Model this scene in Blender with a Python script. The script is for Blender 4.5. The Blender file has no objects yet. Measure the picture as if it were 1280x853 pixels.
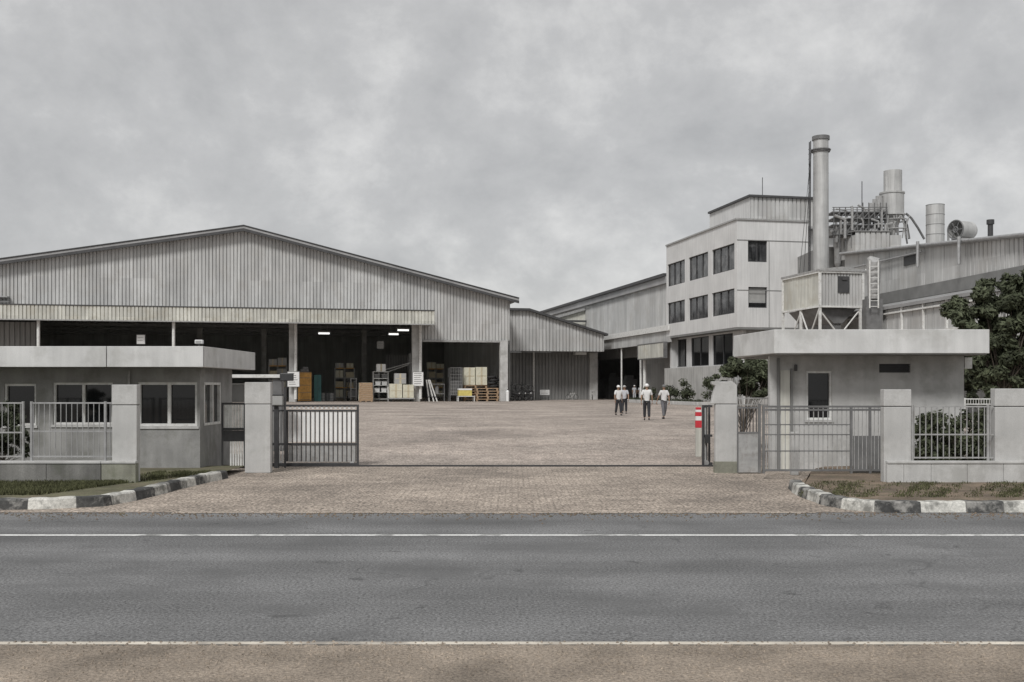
import bpy, bmesh, math, random
from mathutils import Vector, Matrix
random.seed(7)
C = bpy.context.scene.collection
S = bpy.context.scene
R = math.radians
# ------------------------------------------------------------------ camera, sky, sun, exposure
CAM_H, FPX, HOR = 2.0, 1300.0, 484.0
cam = bpy.data.cameras.new("camera"); camo = bpy.data.objects.new("camera", cam); C.objects.link(camo)
camo.location = (0, 0, CAM_H); camo.rotation_euler = (R(90), 0, 0)
cam.sensor_width = 36; cam.lens = 36 * FPX / 1280; cam.shift_y = (HOR - 426.5) / 1280
cam.clip_end = 2000; cam.clip_start = 0.1
S.camera = camo
S.view_settings.view_transform = 'Standard'; S.view_settings.look = 'None'
S.view_settings.exposure = 0.65; S.view_settings.gamma = 1
SUN_EL, SUN_AZ = 46, 203      # azimuth the sun stands at, clockwise from +Y (north): behind the camera, a little left
world = bpy.data.worlds.new("World"); S.world = world; world.use_nodes = True
wn, wl = world.node_tree.nodes, world.node_tree.links
bg = wn["Background"]; bg.inputs[1].default_value = 0.1
sky = wn.new("ShaderNodeTexSky"); sky.sky_type = 'NISHITA'; sky.sun_disc = False
sky.sun_elevation = R(SUN_EL); sky.sun_rotation = R(SUN_AZ)
tc = wn.new("ShaderNodeTexCoord"); mp = wn.new("ShaderNodeMapping"); mp.inputs['Scale'].default_value = (1, 1, 1.25)
wl.new(tc.outputs['Generated'], mp.inputs['Vector'])
n1 = wn.new("ShaderNodeTexNoise"); n1.inputs['Scale'].default_value = 5.2; n1.inputs['Detail'].default_value = 10; n1.inputs['Roughness'].default_value = .6; n1.inputs['Distortion'].default_value = .25
n2 = wn.new("ShaderNodeTexNoise"); n2.inputs['Scale'].default_value = 15; n2.inputs['Detail'].default_value = 8; n2.inputs['Roughness'].default_value = .62
wl.new(mp.outputs[0], n1.inputs['Vector']); wl.new(mp.outputs[0], n2.inputs['Vector'])
mx = wn.new("ShaderNodeMix"); mx.data_type = 'FLOAT'; mx.inputs[0].default_value = .33
wl.new(n1.outputs[0], mx.inputs[2]); wl.new(n2.outputs[0], mx.inputs[3])
cr = wn.new("ShaderNodeValToRGB"); cr.color_ramp.elements[0].position = .36; cr.color_ramp.elements[1].position = .64
cr.color_ramp.elements[0].color = (2.85, 2.86, 2.88, 1); cr.color_ramp.elements[1].color = (4.6, 4.58, 4.52, 1)
e = cr.color_ramp.elements.new(.5); e.color = (3.45, 3.45, 3.45, 1)
wl.new(mx.outputs[0], cr.inputs[0])
wm = wn.new("ShaderNodeMix"); wm.data_type = 'RGBA'; wm.inputs[0].default_value = .965
wl.new(sky.outputs[0], wm.inputs[6]); wl.new(cr.outputs[0], wm.inputs[7]); wl.new(wm.outputs[2], bg.inputs[0])
sun = bpy.data.lights.new("sun", 'SUN'); sun.energy = 1.5; sun.angle = R(13); sun.color = (1, .985, .965)
suno = bpy.data.objects.new("sun", sun); C.objects.link(suno)
az = R(SUN_AZ); d = Vector((math.sin(az) * math.cos(R(SUN_EL)), math.cos(az) * math.cos(R(SUN_EL)), math.sin(R(SUN_EL))))
suno.rotation_euler = d.to_track_quat('Z', 'Y').to_euler(); suno.location = d * 60

# ------------------------------------------------------------------ materials
def mat(name, col, rough=.8, var=.25, scale=3.0, streak=0.0, spk=0.0, spk_scale=120, metal=0.0, bump=0.0, bump_scale=60, dirt=None, leaf=False, spec=None, panel=0):
    m = bpy.data.materials.new(name); m.use_nodes = True
    n, l = m.node_tree.nodes, m.node_tree.links; b = n["Principled BSDF"]
    b.inputs['Roughness'].default_value = rough; b.inputs['Metallic'].default_value = metal
    if spec is not None: b.inputs['Specular IOR Level'].default_value = spec
    t = n.new("ShaderNodeTexCoord")
    def noise(sc, det=5, vec=None, rgh=.55):
        q = n.new("ShaderNodeTexNoise"); q.inputs['Scale'].default_value = sc; q.inputs['Detail'].default_value = det; q.inputs['Roughness'].default_value = rgh
        l.new(vec or t.outputs['Object'], q.inputs['Vector']); return q.outputs[0]
    def mul(colsock, fac, lo, hi):
        r = n.new("ShaderNodeMapRange"); r.inputs[1].default_value = .32; r.inputs[2].default_value = .68; r.inputs[3].default_value = lo; r.inputs[4].default_value = hi
        l.new(fac, r.inputs[0]); v = n.new("ShaderNodeMix"); v.data_type = 'RGBA'; v.blend_type = 'MULTIPLY'; v.inputs[0].default_value = 1
        l.new(colsock, v.inputs[6]); cc = n.new("ShaderNodeCombineColor")
        for k in range(3): l.new(r.outputs[0], cc.inputs[k])
        l.new(cc.outputs[0], v.inputs[7]); return v.outputs[2]
    rgb = n.new("ShaderNodeRGB"); rgb.outputs[0].default_value = (*col, 1); c = rgb.outputs[0]
    if leaf:
        g = n.new("ShaderNodeNewGeometry"); r = n.new("ShaderNodeMapRange"); r.inputs[3].default_value = .45; r.inputs[4].default_value = 1.65
        l.new(g.outputs['Random Per Island'], r.inputs[0])
        v = n.new("ShaderNodeMix"); v.data_type = 'RGBA'; v.blend_type = 'MULTIPLY'; v.inputs[0].default_value = 1
        cc = n.new("ShaderNodeCombineColor"); l.new(c, v.inputs[6])
        for k in range(3): l.new(r.outputs[0], cc.inputs[k])
        l.new(cc.outputs[0], v.inputs[7]); c = v.outputs[2]
    if panel:
        sx = n.new("ShaderNodeSeparateXYZ"); l.new(t.outputs['Object'], sx.inputs[0]); ad = n.new("ShaderNodeMath"); ad.operation = 'ADD'; l.new(sx.outputs[0], ad.inputs[0]); l.new(sx.outputs[1], ad.inputs[1])
        dv = n.new("ShaderNodeMath"); dv.operation = 'DIVIDE'; l.new(ad.outputs[0], dv.inputs[0]); dv.inputs[1].default_value = panel
        fl_ = n.new("ShaderNodeMath"); fl_.operation = 'FLOOR'; l.new(dv.outputs[0], fl_.inputs[0])
        z_ = n.new("ShaderNodeMath"); z_.operation = 'DIVIDE'; l.new(sx.outputs[2], z_.inputs[0]); z_.inputs[1].default_value = 4.3
        zf_ = n.new("ShaderNodeMath"); zf_.operation = 'FLOOR'; l.new(z_.outputs[0], zf_.inputs[0]); cv = n.new("ShaderNodeCombineXYZ"); l.new(fl_.outputs[0], cv.inputs[0]); l.new(zf_.outputs[0], cv.inputs[1])
        wn_ = n.new("ShaderNodeTexWhiteNoise"); l.new(cv.outputs[0], wn_.inputs[0]); c = mul(c, wn_.outputs[0], .91, 1.06)
    if var: c = mul(c, noise(scale), 1 - var, 1 + var)
    if streak:
        p = n.new("ShaderNodeMapping"); p.inputs['Scale'].default_value = (2.6, 2.6, .16); l.new(t.outputs['Object'], p.inputs[0])
        c = mul(c, noise(1.6, 6, p.outputs[0], .65), 1 - streak, 1 + streak * .3)
    if spk: c = mul(c, noise(spk_scale, 4, None, .85), 1 - spk, 1 + spk)
    if dirt:
        dc, amount, dsc = dirt
        r = n.new("ShaderNodeMapRange"); r.inputs[1].default_value = .5; r.inputs[2].default_value = .62; r.inputs[3].default_value = 0; r.inputs[4].default_value = amount
        l.new(noise(dsc, 8, None, .68), r.inputs[0]); v = n.new("ShaderNodeMix"); v.data_type = 'RGBA'
        l.new(r.outputs[0], v.inputs[0]); l.new(c, v.inputs[6]); v.inputs[7].default_value = (*dc, 1); c = v.outputs[2]
    l.new(c, b.inputs['Base Color'])
    if bump:
        bp = n.new("ShaderNodeBump"); bp.inputs['Strength'].default_value = bump; bp.inputs['Distance'].default_value = .02
        l.new(noise(bump_scale, 4), bp.inputs['Height']); l.new(bp.outputs[0], b.inputs['Normal'])
    return m
def road_mat(name):
    m = mat(name, (.16, .16, .16), .88, .18, .55, spk=.95, spk_scale=34, bump=.3, bump_scale=60, dirt=((.115, .115, .115), .55, .6))
    n, l = m.node_tree.nodes, m.node_tree.links; b = n["Principled BSDF"]; src = b.inputs['Base Color'].links[0].from_socket
    t = n.new("ShaderNodeTexCoord"); sp = n.new("ShaderNodeSeparateXYZ"); l.new(t.outputs['Object'], sp.inputs[0])
    def math_(op, a, c):
        q = n.new("ShaderNodeMath"); q.operation = op
        for i, v in enumerate((a, c)):
            if v is None: continue
            if isinstance(v, (int, float)): q.inputs[i].default_value = v
            else: l.new(v, q.inputs[i])
        return q.outputs[0]
    def noise(sc, sx=1, sy=1, det=5, rg=.6):
        p = n.new("ShaderNodeMapping"); p.inputs['Scale'].default_value = (sx, sy, 1); l.new(t.outputs['Object'], p.inputs[0])
        q = n.new("ShaderNodeTexNoise"); q.inputs['Scale'].default_value = sc; q.inputs['Detail'].default_value = det; q.inputs['Roughness'].default_value = rg; l.new(p.outputs[0], q.inputs[0]); return q.outputs[0]
    def mapr(v, a, c, lo, hi):
        r = n.new("ShaderNodeMapRange"); r.inputs[1].default_value = a; r.inputs[2].default_value = c; r.inputs[3].default_value = lo; r.inputs[4].default_value = hi; l.new(v, r.inputs[0]); return r.outputs[0]
    def mulc(c, f):
        cc = n.new("ShaderNodeCombineColor"); [l.new(f, cc.inputs[k]) for k in range(3)]
        v = n.new("ShaderNodeMix"); v.data_type = 'RGBA'; v.blend_type = 'MULTIPLY'; v.inputs[0].default_value = 1; l.new(c, v.inputs[6]); l.new(cc.outputs[0], v.inputs[7]); return v.outputs[2]
    wob = math_('MULTIPLY', math_('SUBTRACT', noise(.12), .5), .5)
    y = math_('ADD', sp.outputs[1], wob); c = src
    # worn wheel paths along the road
    w = math_('SINE', math_('MULTIPLY', math_('SUBTRACT', y, 8.3), 2 * math.pi / 1.9), None); c = mulc(c, mapr(w, -1, 1, .9, 1.09))
    c = mulc(c, mapr(noise(.8, .12, 1.6, 6), .35, .65, .86, 1.12))
    # cracks
    vo = n.new("ShaderNodeTexVoronoi"); vo.feature = 'DISTANCE_TO_EDGE'; vo.inputs['Scale'].default_value = .42
    dm_ = n.new("ShaderNodeVectorMath"); dm_.operation = 'MULTIPLY_ADD'; nz = n.new("ShaderNodeTexNoise"); nz.inputs['Scale'].default_value = 1.6; nz.inputs['Detail'].default_value = 8; l.new(t.outputs['Object'], nz.inputs[0])
    l.new(nz.outputs[1], dm_.inputs[0]); dm_.inputs[1].default_value = (1.1, 1.1, 0); l.new(t.outputs['Object'], dm_.inputs[2]); l.new(dm_.outputs[0], vo.inputs['Vector'])
    ck = mapr(vo.outputs['Distance'], .0, .010, .72, 1.0); gate = mapr(noise(.35), .5, .56, 0, 1)
    ckm = math_('ADD', math_('MULTIPLY', ck, gate), math_('SUBTRACT', 1, gate)); c = mulc(c, ckm)
    # oil drips
    v2 = n.new("ShaderNodeTexVoronoi"); v2.inputs['Scale'].default_value = 1.3; l.new(dm_.outputs[0], v2.inputs['Vector']); c = mulc(c, mapr(v2.outputs['Distance'], .05, .14, .62, 1.0))
    l.new(c, b.inputs['Base Color']); return m
def paver_mat(name, c1, c2, mort, sx, sy, spk=.35, dirt_scale=.35):
    m = mat(name, c1, .9, 0); n, l = m.node_tree.nodes, m.node_tree.links; b = n["Principled BSDF"]
    t = n.new("ShaderNodeTexCoord"); br = n.new("ShaderNodeTexBrick"); l.new(t.outputs['Object'], br.inputs['Vector'])
    br.inputs['Scale'].default_value = 1; br.inputs['Brick Width'].default_value = sx; br.inputs['Row Height'].default_value = sy
    br.inputs['Mortar Size'].default_value = .012; br.inputs['Color1'].default_value = (*c1, 1); br.inputs['Color2'].default_value = (*c2, 1); br.inputs['Mortar'].default_value = (*mort, 1)
    c = br.outputs[0]
    for sc, lo, hi, det in ((dirt_scale, .62, 1.18, 8), (2.2, .8, 1.15, 6), (19, 1 - spk, 1 + spk, 6), (6, .84, 1.14, 6)):
        q = n.new("ShaderNodeTexNoise"); q.inputs['Scale'].default_value = sc; q.inputs['Detail'].default_value = det; q.inputs['Roughness'].default_value = .62
        l.new(t.outputs['Object'], q.inputs['Vector'])
        r = n.new("ShaderNodeMapRange"); r.inputs[1].default_value = .33; r.inputs[2].default_value = .67; r.inputs[3].default_value = lo; r.inputs[4].default_value = hi
        l.new(q.outputs[0], r.inputs[0]); v = n.new("ShaderNodeMix"); v.data_type = 'RGBA'; v.blend_type = 'MULTIPLY'; v.inputs[0].default_value = 1
        cc = n.new("ShaderNodeCombineColor")
        for k in range(3): l.new(r.outputs[0], cc.inputs[k])
        l.new(c, v.inputs[6]); l.new(cc.outputs[0], v.inputs[7]); c = v.outputs[2]
    l.new(c, b.inputs['Base Color'])
    bp = n.new("ShaderNodeBump"); bp.inputs['Strength'].default_value = .5; bp.inputs['Distance'].default_value = .015
    q = n.new("ShaderNodeTexNoise"); q.inputs['Scale'].default_value = 30; l.new(t.outputs['Object'], q.inputs['Vector']); l.new(q.outputs[0], bp.inputs['Height']); l.new(bp.outputs[0], b.inputs['Normal'])
    return m
M = {}
M['asphalt'] = road_mat('asphalt')
M['paint'] = mat('road_paint', (.72, .72, .70), .7, .15, 3, spk=.3, spk_scale=30, dirt=((.2, .2, .19), .9, 2.2))
M['edge_paint'] = mat('worn_edge_paint', (.6, .55, .47), .8, .2, 3, dirt=((.22, .2, .18), .8, 1.2))
M['pavers'] = paver_mat('sandy_pavers', (.435, .37, .31), (.345, .29, .24), (.25, .21, .175), .24, .12, .95)
M['pavers_dust'] = mat('driveway_dust', (.36, .31, .26), .95, .25, 2, spk=.4, spk_scale=30)
M['verge'] = mat('verge_turf', (.12, .115, .068), .95, .35, 1.4, spk=.5, spk_scale=25, bump=.8, bump_scale=25, dirt=((.17, .14, .1), .7, 1.6))
M['yard'] = paver_mat('yard_concrete', (.40, .34, .295), (.36, .31, .27), (.31, .265, .225), 3.0, 1.5, .8, .22)
M['soil'] = mat('soil', (.17, .13, .095), .95, .35, 1.5, spk=.5, spk_scale=30, bump=.8, bump_scale=25, dirt=((.09, .085, .05), .7, 2.5))
M['gravel'] = mat('roadside_gravel', (.27, .225, .18), .95, .3, 1.2, spk=.6, spk_scale=38, bump=1, bump_scale=40)
M['ground'] = mat('ground', (.2, .17, .14), .95, .3, .4, spk=.4, spk_scale=20)
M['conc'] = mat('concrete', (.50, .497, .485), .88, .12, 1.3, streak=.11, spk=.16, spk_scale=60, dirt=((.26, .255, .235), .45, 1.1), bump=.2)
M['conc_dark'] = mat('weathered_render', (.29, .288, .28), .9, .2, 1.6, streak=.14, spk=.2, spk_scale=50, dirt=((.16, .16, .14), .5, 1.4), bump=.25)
M['wall_dark'] = mat('dark_wall_render', (.2, .197, .185), .9, .25, 1.6, streak=.3, spk=.2, spk_scale=40, dirt=((.11, .115, .09), .6, 1.4), bump=.3)
M['fascia'] = mat('canopy_concrete', (.61, .61, .6), .85, .1, 1.2, streak=.12, spk=.14, spk_scale=60, dirt=((.34, .335, .31), .4, 1.0), bump=.15)
M['mossy'] = mat('mossy_concrete', (.25, .25, .205), .92, .25, 2.2, streak=.25, spk=.2, spk_scale=50, dirt=((.13, .14, .085), .6, 1.7), bump=.3)
M['clad'] = mat('grey_cladding', (.53, .53, .52), .6, .12, .22, streak=.24, panel=1.08, dirt=((.40, .385, .36), .4, .5))
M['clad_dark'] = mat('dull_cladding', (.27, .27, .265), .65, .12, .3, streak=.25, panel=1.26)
M['clad_pale'] = mat('pale_cladding', (.60, .595, .54), .6, .12, .5, streak=.3, panel=1.08, dirt=((.42, .39, .32), .5, .8))
M['office'] = mat('office_render', (.65, .648, .64), .85, .08, .35, streak=.16, spk=.05, spk_scale=15)
M['office_lo'] = mat('office_plinth', (.44, .435, .42), .85, .15, .5, streak=.25, spk=.08, spk_scale=15)
M['glass_curtain'] = mat('curtained_glass', (.075, .077, .08), .1, .5, 1.2, streak=.8, dirt=((.2, .2, .2), .6, .7), panel=1.6)
M['roof'] = mat('roof_sheet', (.33, .33, .33), .6, .15, .4, streak=.1)
M['trim'] = mat('dark_trim', (.06, .06, .062), .6, .2, 2)
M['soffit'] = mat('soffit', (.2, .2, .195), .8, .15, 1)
M['steel'] = mat('galvanised_steel', (.45, .45, .45), .45, .18, 4, metal=.6, streak=.1)
M['white_steel'] = mat('white_painted_steel', (.7, .7, .68), .5, .1, 5, dirt=((.3, .27, .23), .35, 6))
M['grey_steel'] = mat('grey_painted_steel', (.34, .34, .335), .55, .15, 5, dirt=((.16, .14, .12), .4, 6))
M['dark_steel'] = mat('dark_painted_steel', (.045, .045, .047), .5, .2, 6)
M['mid_steel'] = mat('mid_steel', (.15, .15, .15), .5, .2, 3)
M['stack'] = mat('stack_metal', (.5, .5, .49), .5, .1, 1.2, metal=.25, streak=.25)
M['glass'] = mat('window_glass', (.012, .013, .014), .06, .2, .6, spec=.5)
M['glass_blind'] = mat('window_blind', (.36, .36, .35), .5, .1, 2)
M['white'] = mat('white_paint', (.78, .78, .77), .6, .07, 4)
M['card'] = mat('cardboard', (.52, .46, .33), .85, .12, 4)
M['pale_card'] = mat('pale_carton', (.60, .58, .47), .85, .12, 3)
M['wood'] = mat('pallet_wood', (.36, .25, .16), .85, .3, 6)
M['orange'] = mat('orange_paint', (.62, .34, .09), .6, .15, 3, dirt=((.25, .13, .04), .5, 2.5))
M['teal'] = mat('teal_paint', (.04, .13, .13), .6, .15, 3)
M['yellow'] = mat('yellow_paint', (.62, .52, .16), .6, .12, 3)
M['red'] = mat('red_paint', (.55, .035, .05), .5, .1, 5)
M['rubber'] = mat('black_rubber', (.022, .022, .022), .8, .2, 8)
M['black'] = mat('black_plastic', (.03, .03, .03), .5, .2, 8)
M['leaf'] = mat('leaf', (.062, .071, .043), .75, .35, .9, leaf=True, spec=.2)
M['leaf_d'] = mat('leaf_dark', (.05, .057, .036), .75, .35, .9, leaf=True, spec=.2)
M['grass'] = mat('grass_blades', (.085, .088, .045), .85, .3, 1.2, leaf=True, spec=.2)
M['bark'] = mat('bark', (.09, .075, .06), .95, .3, 6, bump=.5)
M['skin'] = mat('skin', (.30, .19, .13), .6, .05, 5)
M['shirt'] = mat('white_shirt', (.66, .66, .65), .85, .08, 4)
M['shirt_grey'] = mat('grey_shirt', (.42, .43, .45), .85, .1, 4)
M['grey_trousers'] = mat('grey_trousers', (.13, .13, .14), .9, .15, 5)
M['trousers'] = mat('dark_trousers', (.03, .031, .035), .9, .15, 5)
M['shoe'] = mat('shoe_leather', (.025, .023, .022), .6, .1, 5)
lamp_m = bpy.data.materials.new('lit_tube'); lamp_m.use_nodes = True
lb = lamp_m.node_tree.nodes["Principled BSDF"]; lb.inputs['Emission Color'].default_value = (1, 1, .97, 1); lb.inputs['Emission Strength'].default_value = .8
M['lamp'] = lamp_m

tm = bpy.data.materials.new('translucent_sheet'); tm.use_nodes = True; tn = tm.node_tree.nodes; tn.remove(tn["Principled BSDF"])
tb = tn.new("ShaderNodeBsdfTranslucent"); tb.inputs[0].default_value = (.62, .63, .6, 1); tm.node_tree.links.new(tb.outputs[0], tn["Material Output"].inputs[0]); M['translucent'] = tm
# ------------------------------------------------------------------ helpers
class MB:
    def __init__(s, mtx=None): s.bm = bmesh.new(); s.M = mtx or Matrix()
    def vert(s, p): return s.bm.verts.new(s.M @ Vector(p))
    def face(s, vs, mi=0):
        try: f = s.bm.faces.new(vs); f.material_index = mi; return f
        except ValueError: return None
    def quad(s, a, b, c, d, mi=0): return s.face([s.vert(a), s.vert(b), s.vert(c), s.vert(d)], mi)
    def box(s, x0, x1, y0, y1, z0, z1, mi=0, T=None):
        x0, x1 = sorted((x0, x1)); y0, y1 = sorted((y0, y1)); z0, z1 = sorted((z0, z1))
        P = [(x0, y0, z0), (x1, y0, z0), (x1, y1, z0), (x0, y1, z0), (x0, y0, z1), (x1, y0, z1), (x1, y1, z1), (x0, y1, z1)]
        v = [s.vert(T @ Vector(p) if T else p) for p in P]
        for q in ((3, 2, 1, 0), (4, 5, 6, 7), (0, 1, 5, 4), (1, 2, 6, 5), (2, 3, 7, 6), (3, 0, 4, 7)): s.face([v[i] for i in q], mi)
    def prism(s, pts, y0, y1, mi=0):            # outline in x,z, swept along y
        a = [s.vert((x, y0, z)) for x, z in pts]; b = [s.vert((x, y1, z)) for x, z in pts]; n = len(pts)
        s.face(a, mi); s.face(b[::-1], mi)
        for i in range(n): s.face([a[i], b[i], b[(i + 1) % n], a[(i + 1) % n]], mi)
    def slab(s, pts, z0, z1, mi=0):             # outline in x,y, swept along z
        a = [s.vert((x, y, z0)) for x, y in pts]; b = [s.vert((x, y, z1)) for x, y in pts]; n = len(pts)
        s.face(a[::-1], mi); s.face(b, mi)
        for i in range(n): s.face([a[i], a[(i + 1) % n], b[(i + 1) % n], b[i]], mi)
    def tube(s, p0, p1, r0, r1=None, n=8, caps=True, mi=0):
        p0, p1 = Vector(p0), Vector(p1); r1 = r0 if r1 is None else r1
        ax = (p1 - p0).normalized(); u = ax.orthogonal().normalized(); w = ax.cross(u)
        A, B = [], []
        for i in range(n):
            t = 2 * math.pi * i / n; o = u * math.cos(t) + w * math.sin(t)
            A.append(s.vert(p0 + o * r0)); B.append(s.vert(p1 + o * r1))
        for i in range(n):
            f = s.face([A[i], A[(i + 1) % n], B[(i + 1) % n], B[i]], mi)
            if f and n > 6: f.smooth = True
        if caps: s.face([s.bm.verts.new(v.co) for v in A[::-1]], mi); s.face([s.bm.verts.new(v.co) for v in B], mi)
    def path(s, pts, r, n=6):
        for a, b in zip(pts, pts[1:]): s.tube(a, b, r, r, n)
    def ring(s, c, r, t, axis='y', n=24, m=6):
        c = Vector(c); vs = []
        for i in range(n):
            a = 2 * math.pi * i / n; row = []
            for j in range(m):
                b = 2 * math.pi * j / m; rr = r + t * math.cos(b); h = t * math.sin(b)
                p = {'y': (rr * math.cos(a), h, rr * math.sin(a)), 'z': (rr * math.cos(a), rr * math.sin(a), h), 'x': (h, rr * math.cos(a), rr * math.sin(a))}[axis]
                row.append(s.vert(c + Vector(p)))
            vs.append(row)
        for i in range(n):
            for j in range(m):
                f = s.face([vs[i][j], vs[(i + 1) % n][j], vs[(i + 1) % n][(j + 1) % m], vs[i][(j + 1) % m]])
                if f: f.smooth = True
    def ball(s, c, r, seg=12, ring=8, sc=(1, 1, 1)):
        ret = bmesh.ops.create_uvsphere(s.bm, u_segments=seg, v_segments=ring, radius=r)
        for v in ret['verts']:
            v.co = s.M @ (Vector(c) + Vector((v.co.x * sc[0], v.co.y * sc[1], v.co.z * sc[2])))
            for f in v.link_faces: f.smooth = True
    def wall(s, L, z0, z1, t, holes):           # wall along x, front at y=0 facing -y, rectangular openings
        xs = sorted({0, L, *[h[0] for h in holes], *[h[1] for h in holes]})
        for a, b in zip(xs, xs[1:]):
            if b - a < 1e-4: continue
            hs = sorted((h[2], h[3]) for h in holes if h[0] <= a + 1e-5 and h[1] >= b - 1e-5); z = z0
            for q0, q1 in hs:
                if q0 - z > 1e-4: s.box(a, b, 0, t, z, q0)
                z = max(z, q1)
            if z1 - z > 1e-4: s.box(a, b, 0, t, z, z1)
    def corr(s, p0, p1, zb, zt, period=.34, groove=.09, depth=.10):   # ribbed sheet from p0 to p1, outward normal to the right of travel
        p0, p1 = Vector(p0), Vector(p1); L = (p1 - p0).length; dd = (p1 - p0) / L; nn = Vector((dd.y, -dd.x))
        zb_ = zb if callable(zb) else (lambda q: zb); zt_ = zt if callable(zt) else (lambda q: zt)
        prof = []; x = 0.0
        while x < L:
            prof += [(x, 0), (min(L, x + period - groove), 0), (min(L, x + period - groove * .8), -depth), (min(L, x + period - groove * .2), -depth)]; x += period
        prof.append((L, 0)); last = None
        for (q, o) in prof:
            xy = p0 + dd * q + nn * o
            cur = (s.vert((xy.x, xy.y, zb_(q))), s.vert((xy.x, xy.y, zt_(q))))
            if last and (last[0].co - cur[0].co).length > 1e-5: s.face([last[0], cur[0], cur[1], last[1]])
            last = cur
    def build(s, name, mats, parent=None, bevel=0):
        me = bpy.data.meshes.new(name)
        bmesh.ops.recalc_face_normals(s.bm, faces=[f for f in s.bm.faces]) if not getattr(s, 'keep', 0) else None
        s.bm.to_mesh(me); s.bm.free()
        o = bpy.data.objects.new(name, me); C.objects.link(o)
        for q in (mats if isinstance(mats, (list, tuple)) else [mats]): me.materials.append(M[q])
        if parent: o.parent = parent
        if bevel:
            b = o.modifiers.new('bevel', 'BEVEL'); b.width = bevel; b.segments = 2; b.limit_method = 'ANGLE'
        return o
def tag(o, label, cat, group=None):
    o['label'] = label; o['category'] = cat
    if group: o['group'] = group
    return o
def struct(o): o['kind'] = 'structure'; return o
def thing(name, label, cat, loc=(0, 0, 0), rz=0, group=None):
    o = bpy.data.objects.new(name, None); C.objects.link(o); o.location = loc; o.rotation_euler = (0, 0, rz); o.empty_display_size = .2
    return tag(o, label, cat, group)
def copy_tree(o, parent=None):
    c = o.copy(); C.objects.link(c)
    if parent: c.parent = parent
    for ch in list(o.children): copy_tree(ch, c)
    return c
def again(o, loc, rz, label, scale=None):
    c = copy_tree(o); c.location = loc; c.rotation_euler = (0, 0, rz); c['label'] = label
    if scale: c.scale = scale
    return c
def X(px, Y): return (px - 640) / FPX * Y
def Z(py, Y): return CAM_H - (py - HOR) / FPX * Y
def G(px, py, g=0.0):
    Y = (CAM_H - g) * FPX / (py - HOR); return (X(px, Y), Y)
def gz(Y): return 0.4 * min(1, max(0, (Y - 26.5) / 20.0))
class Frame:
    def __init__(s, px, Y, ang, g=.4): s.x, s.y = X(px, Y), Y; s.a = ang; s.c, s.s = math.cos(ang), math.sin(ang); s.g = g
    def w(s, u, v): return (s.x + u * s.c - v * s.s, s.y + u * s.s + v * s.c)
    def u(s, px, v): k = (px - 640) / FPX; return (k * (s.y + v * s.c) - s.x + v * s.s) / (s.c - k * s.s)
    def v(s, px, u): k = (px - 640) / FPX; return (s.x + u * s.c - k * (s.y + u * s.s)) / (s.s + k * s.c)
    def z(s, py, u, v): return Z(py, s.w(u, v)[1]) - s.g
    def loc(s, u, v, z=0): return (*s.w(u, v), s.g + z)
A = math.atan(.208)
ROTL = lambda x, y: Matrix.Translation((x, y, 0)) @ Matrix.Rotation(-math.pi / 2, 4, 'Z')   # a wall facing -x, starting at its far end

# ------------------------------------------------------------------ ground, road, paving
prof = [(-60, 0), (8, 0), (26.5, 0), (30, .07), (36.5, .2), (43, .33), (46.5, .4), (160, .4), (900, .4)]
def sheet(name, m, x0, x1, y0, y1, dz, nx=1):
    b = MB(); ys = [y0] + [p for p, _ in prof if y0 < p < y1] + [y1]
    for a, c in zip(ys, ys[1:]): b.quad((x0, a, gz(a) + dz), (x1, a, gz(a) + dz), (x1, c, gz(c) + dz), (x0, c, gz(c) + dz))
    return struct(b.build(name, m))
sheet('ground', 'ground', -500, 500, -60, 900, -.012)
YR0, YR1 = 8.05, 16.56
sheet('road', 'asphalt', -90, 90, YR0, YR1, 0)
sheet('road_line', 'paint', -90, 90, 13.95, 14.08, .005)
sheet('road_edge_line', 'edge_paint', -90, 90, 8.06, 8.15, .005)
sheet('road_seam', 'trim', -90, 90, 16.5, 16.58, .002)
sheet('roadside_gravel', 'gravel', -90, 90, -20, YR0 - .0, -.003)
sheet('driveway', 'pavers', -26, 26, YR1, 26.15, -.003)
sheet('yard', 'yard', -110, 90, 26.45, 190, -.003)
b = MB(); b.box(X(277, 26.3), X(915, 26.3), 26.15, 26.45, -.05, -.03); b.box(X(277, 26.3), X(915, 26.3), 26.25, 26.31, -.03, .03)
struct(b.build('gate_track', 'dark_steel'))

def ragged(name, m, y0, amp, z, seed, x0=-26, x1=26, up=True, base=None):
    rnd = random.Random(seed); b = MB(); n = 420; prev = None; v = 0
    for i in range(n + 1):
        x = x0 + (x1 - x0) * i / n; v = v * .8 + rnd.gauss(0, amp * .4); e_ = y0 + (abs(v) if up else -abs(v)) + rnd.uniform(0, amp * .3) * (1 if up else -1)
        cur = (b.vert((x, base, z)), b.vert((x, e_, z)))
        if prev: b.face([prev[0], cur[0], cur[1], prev[1]])
        prev = cur
    return struct(b.build(name, m))
ragged('roadside_dust', 'gravel', 8.02, .05, .004, 4, -9, 9, base=6.4)
ragged('driveway_dust', 'pavers_dust', 16.5, .09, .007, 8, X(215, 16.5), X(1020, 16.5), False, 16.62)
def pebbles(name, m, n, reg, z, seed):
    rnd = random.Random(seed); b = MB()
    for _ in range(n):
        x, y = reg(rnd); r = rnd.uniform(.006, .02)
        top = b.vert((x, y, z + r)); vs = [b.vert((x + r * math.cos(a) * rnd.uniform(.8, 1.4), y + r * math.sin(a) * rnd.uniform(.8, 1.4), z)) for a in (0, 1.3, 2.5, 3.8, 5.1)]
        for k in range(5): b.face([vs[k], vs[(k + 1) % 5], top])
    o = b.build(name, m); o['kind'] = 'stuff'; return o
pebbles('roadside_pebbles', 'gravel', 4200, lambda r: (r.uniform(-6, 6), 8.15 - abs(r.gauss(0, .8))), 0, 12)
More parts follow.
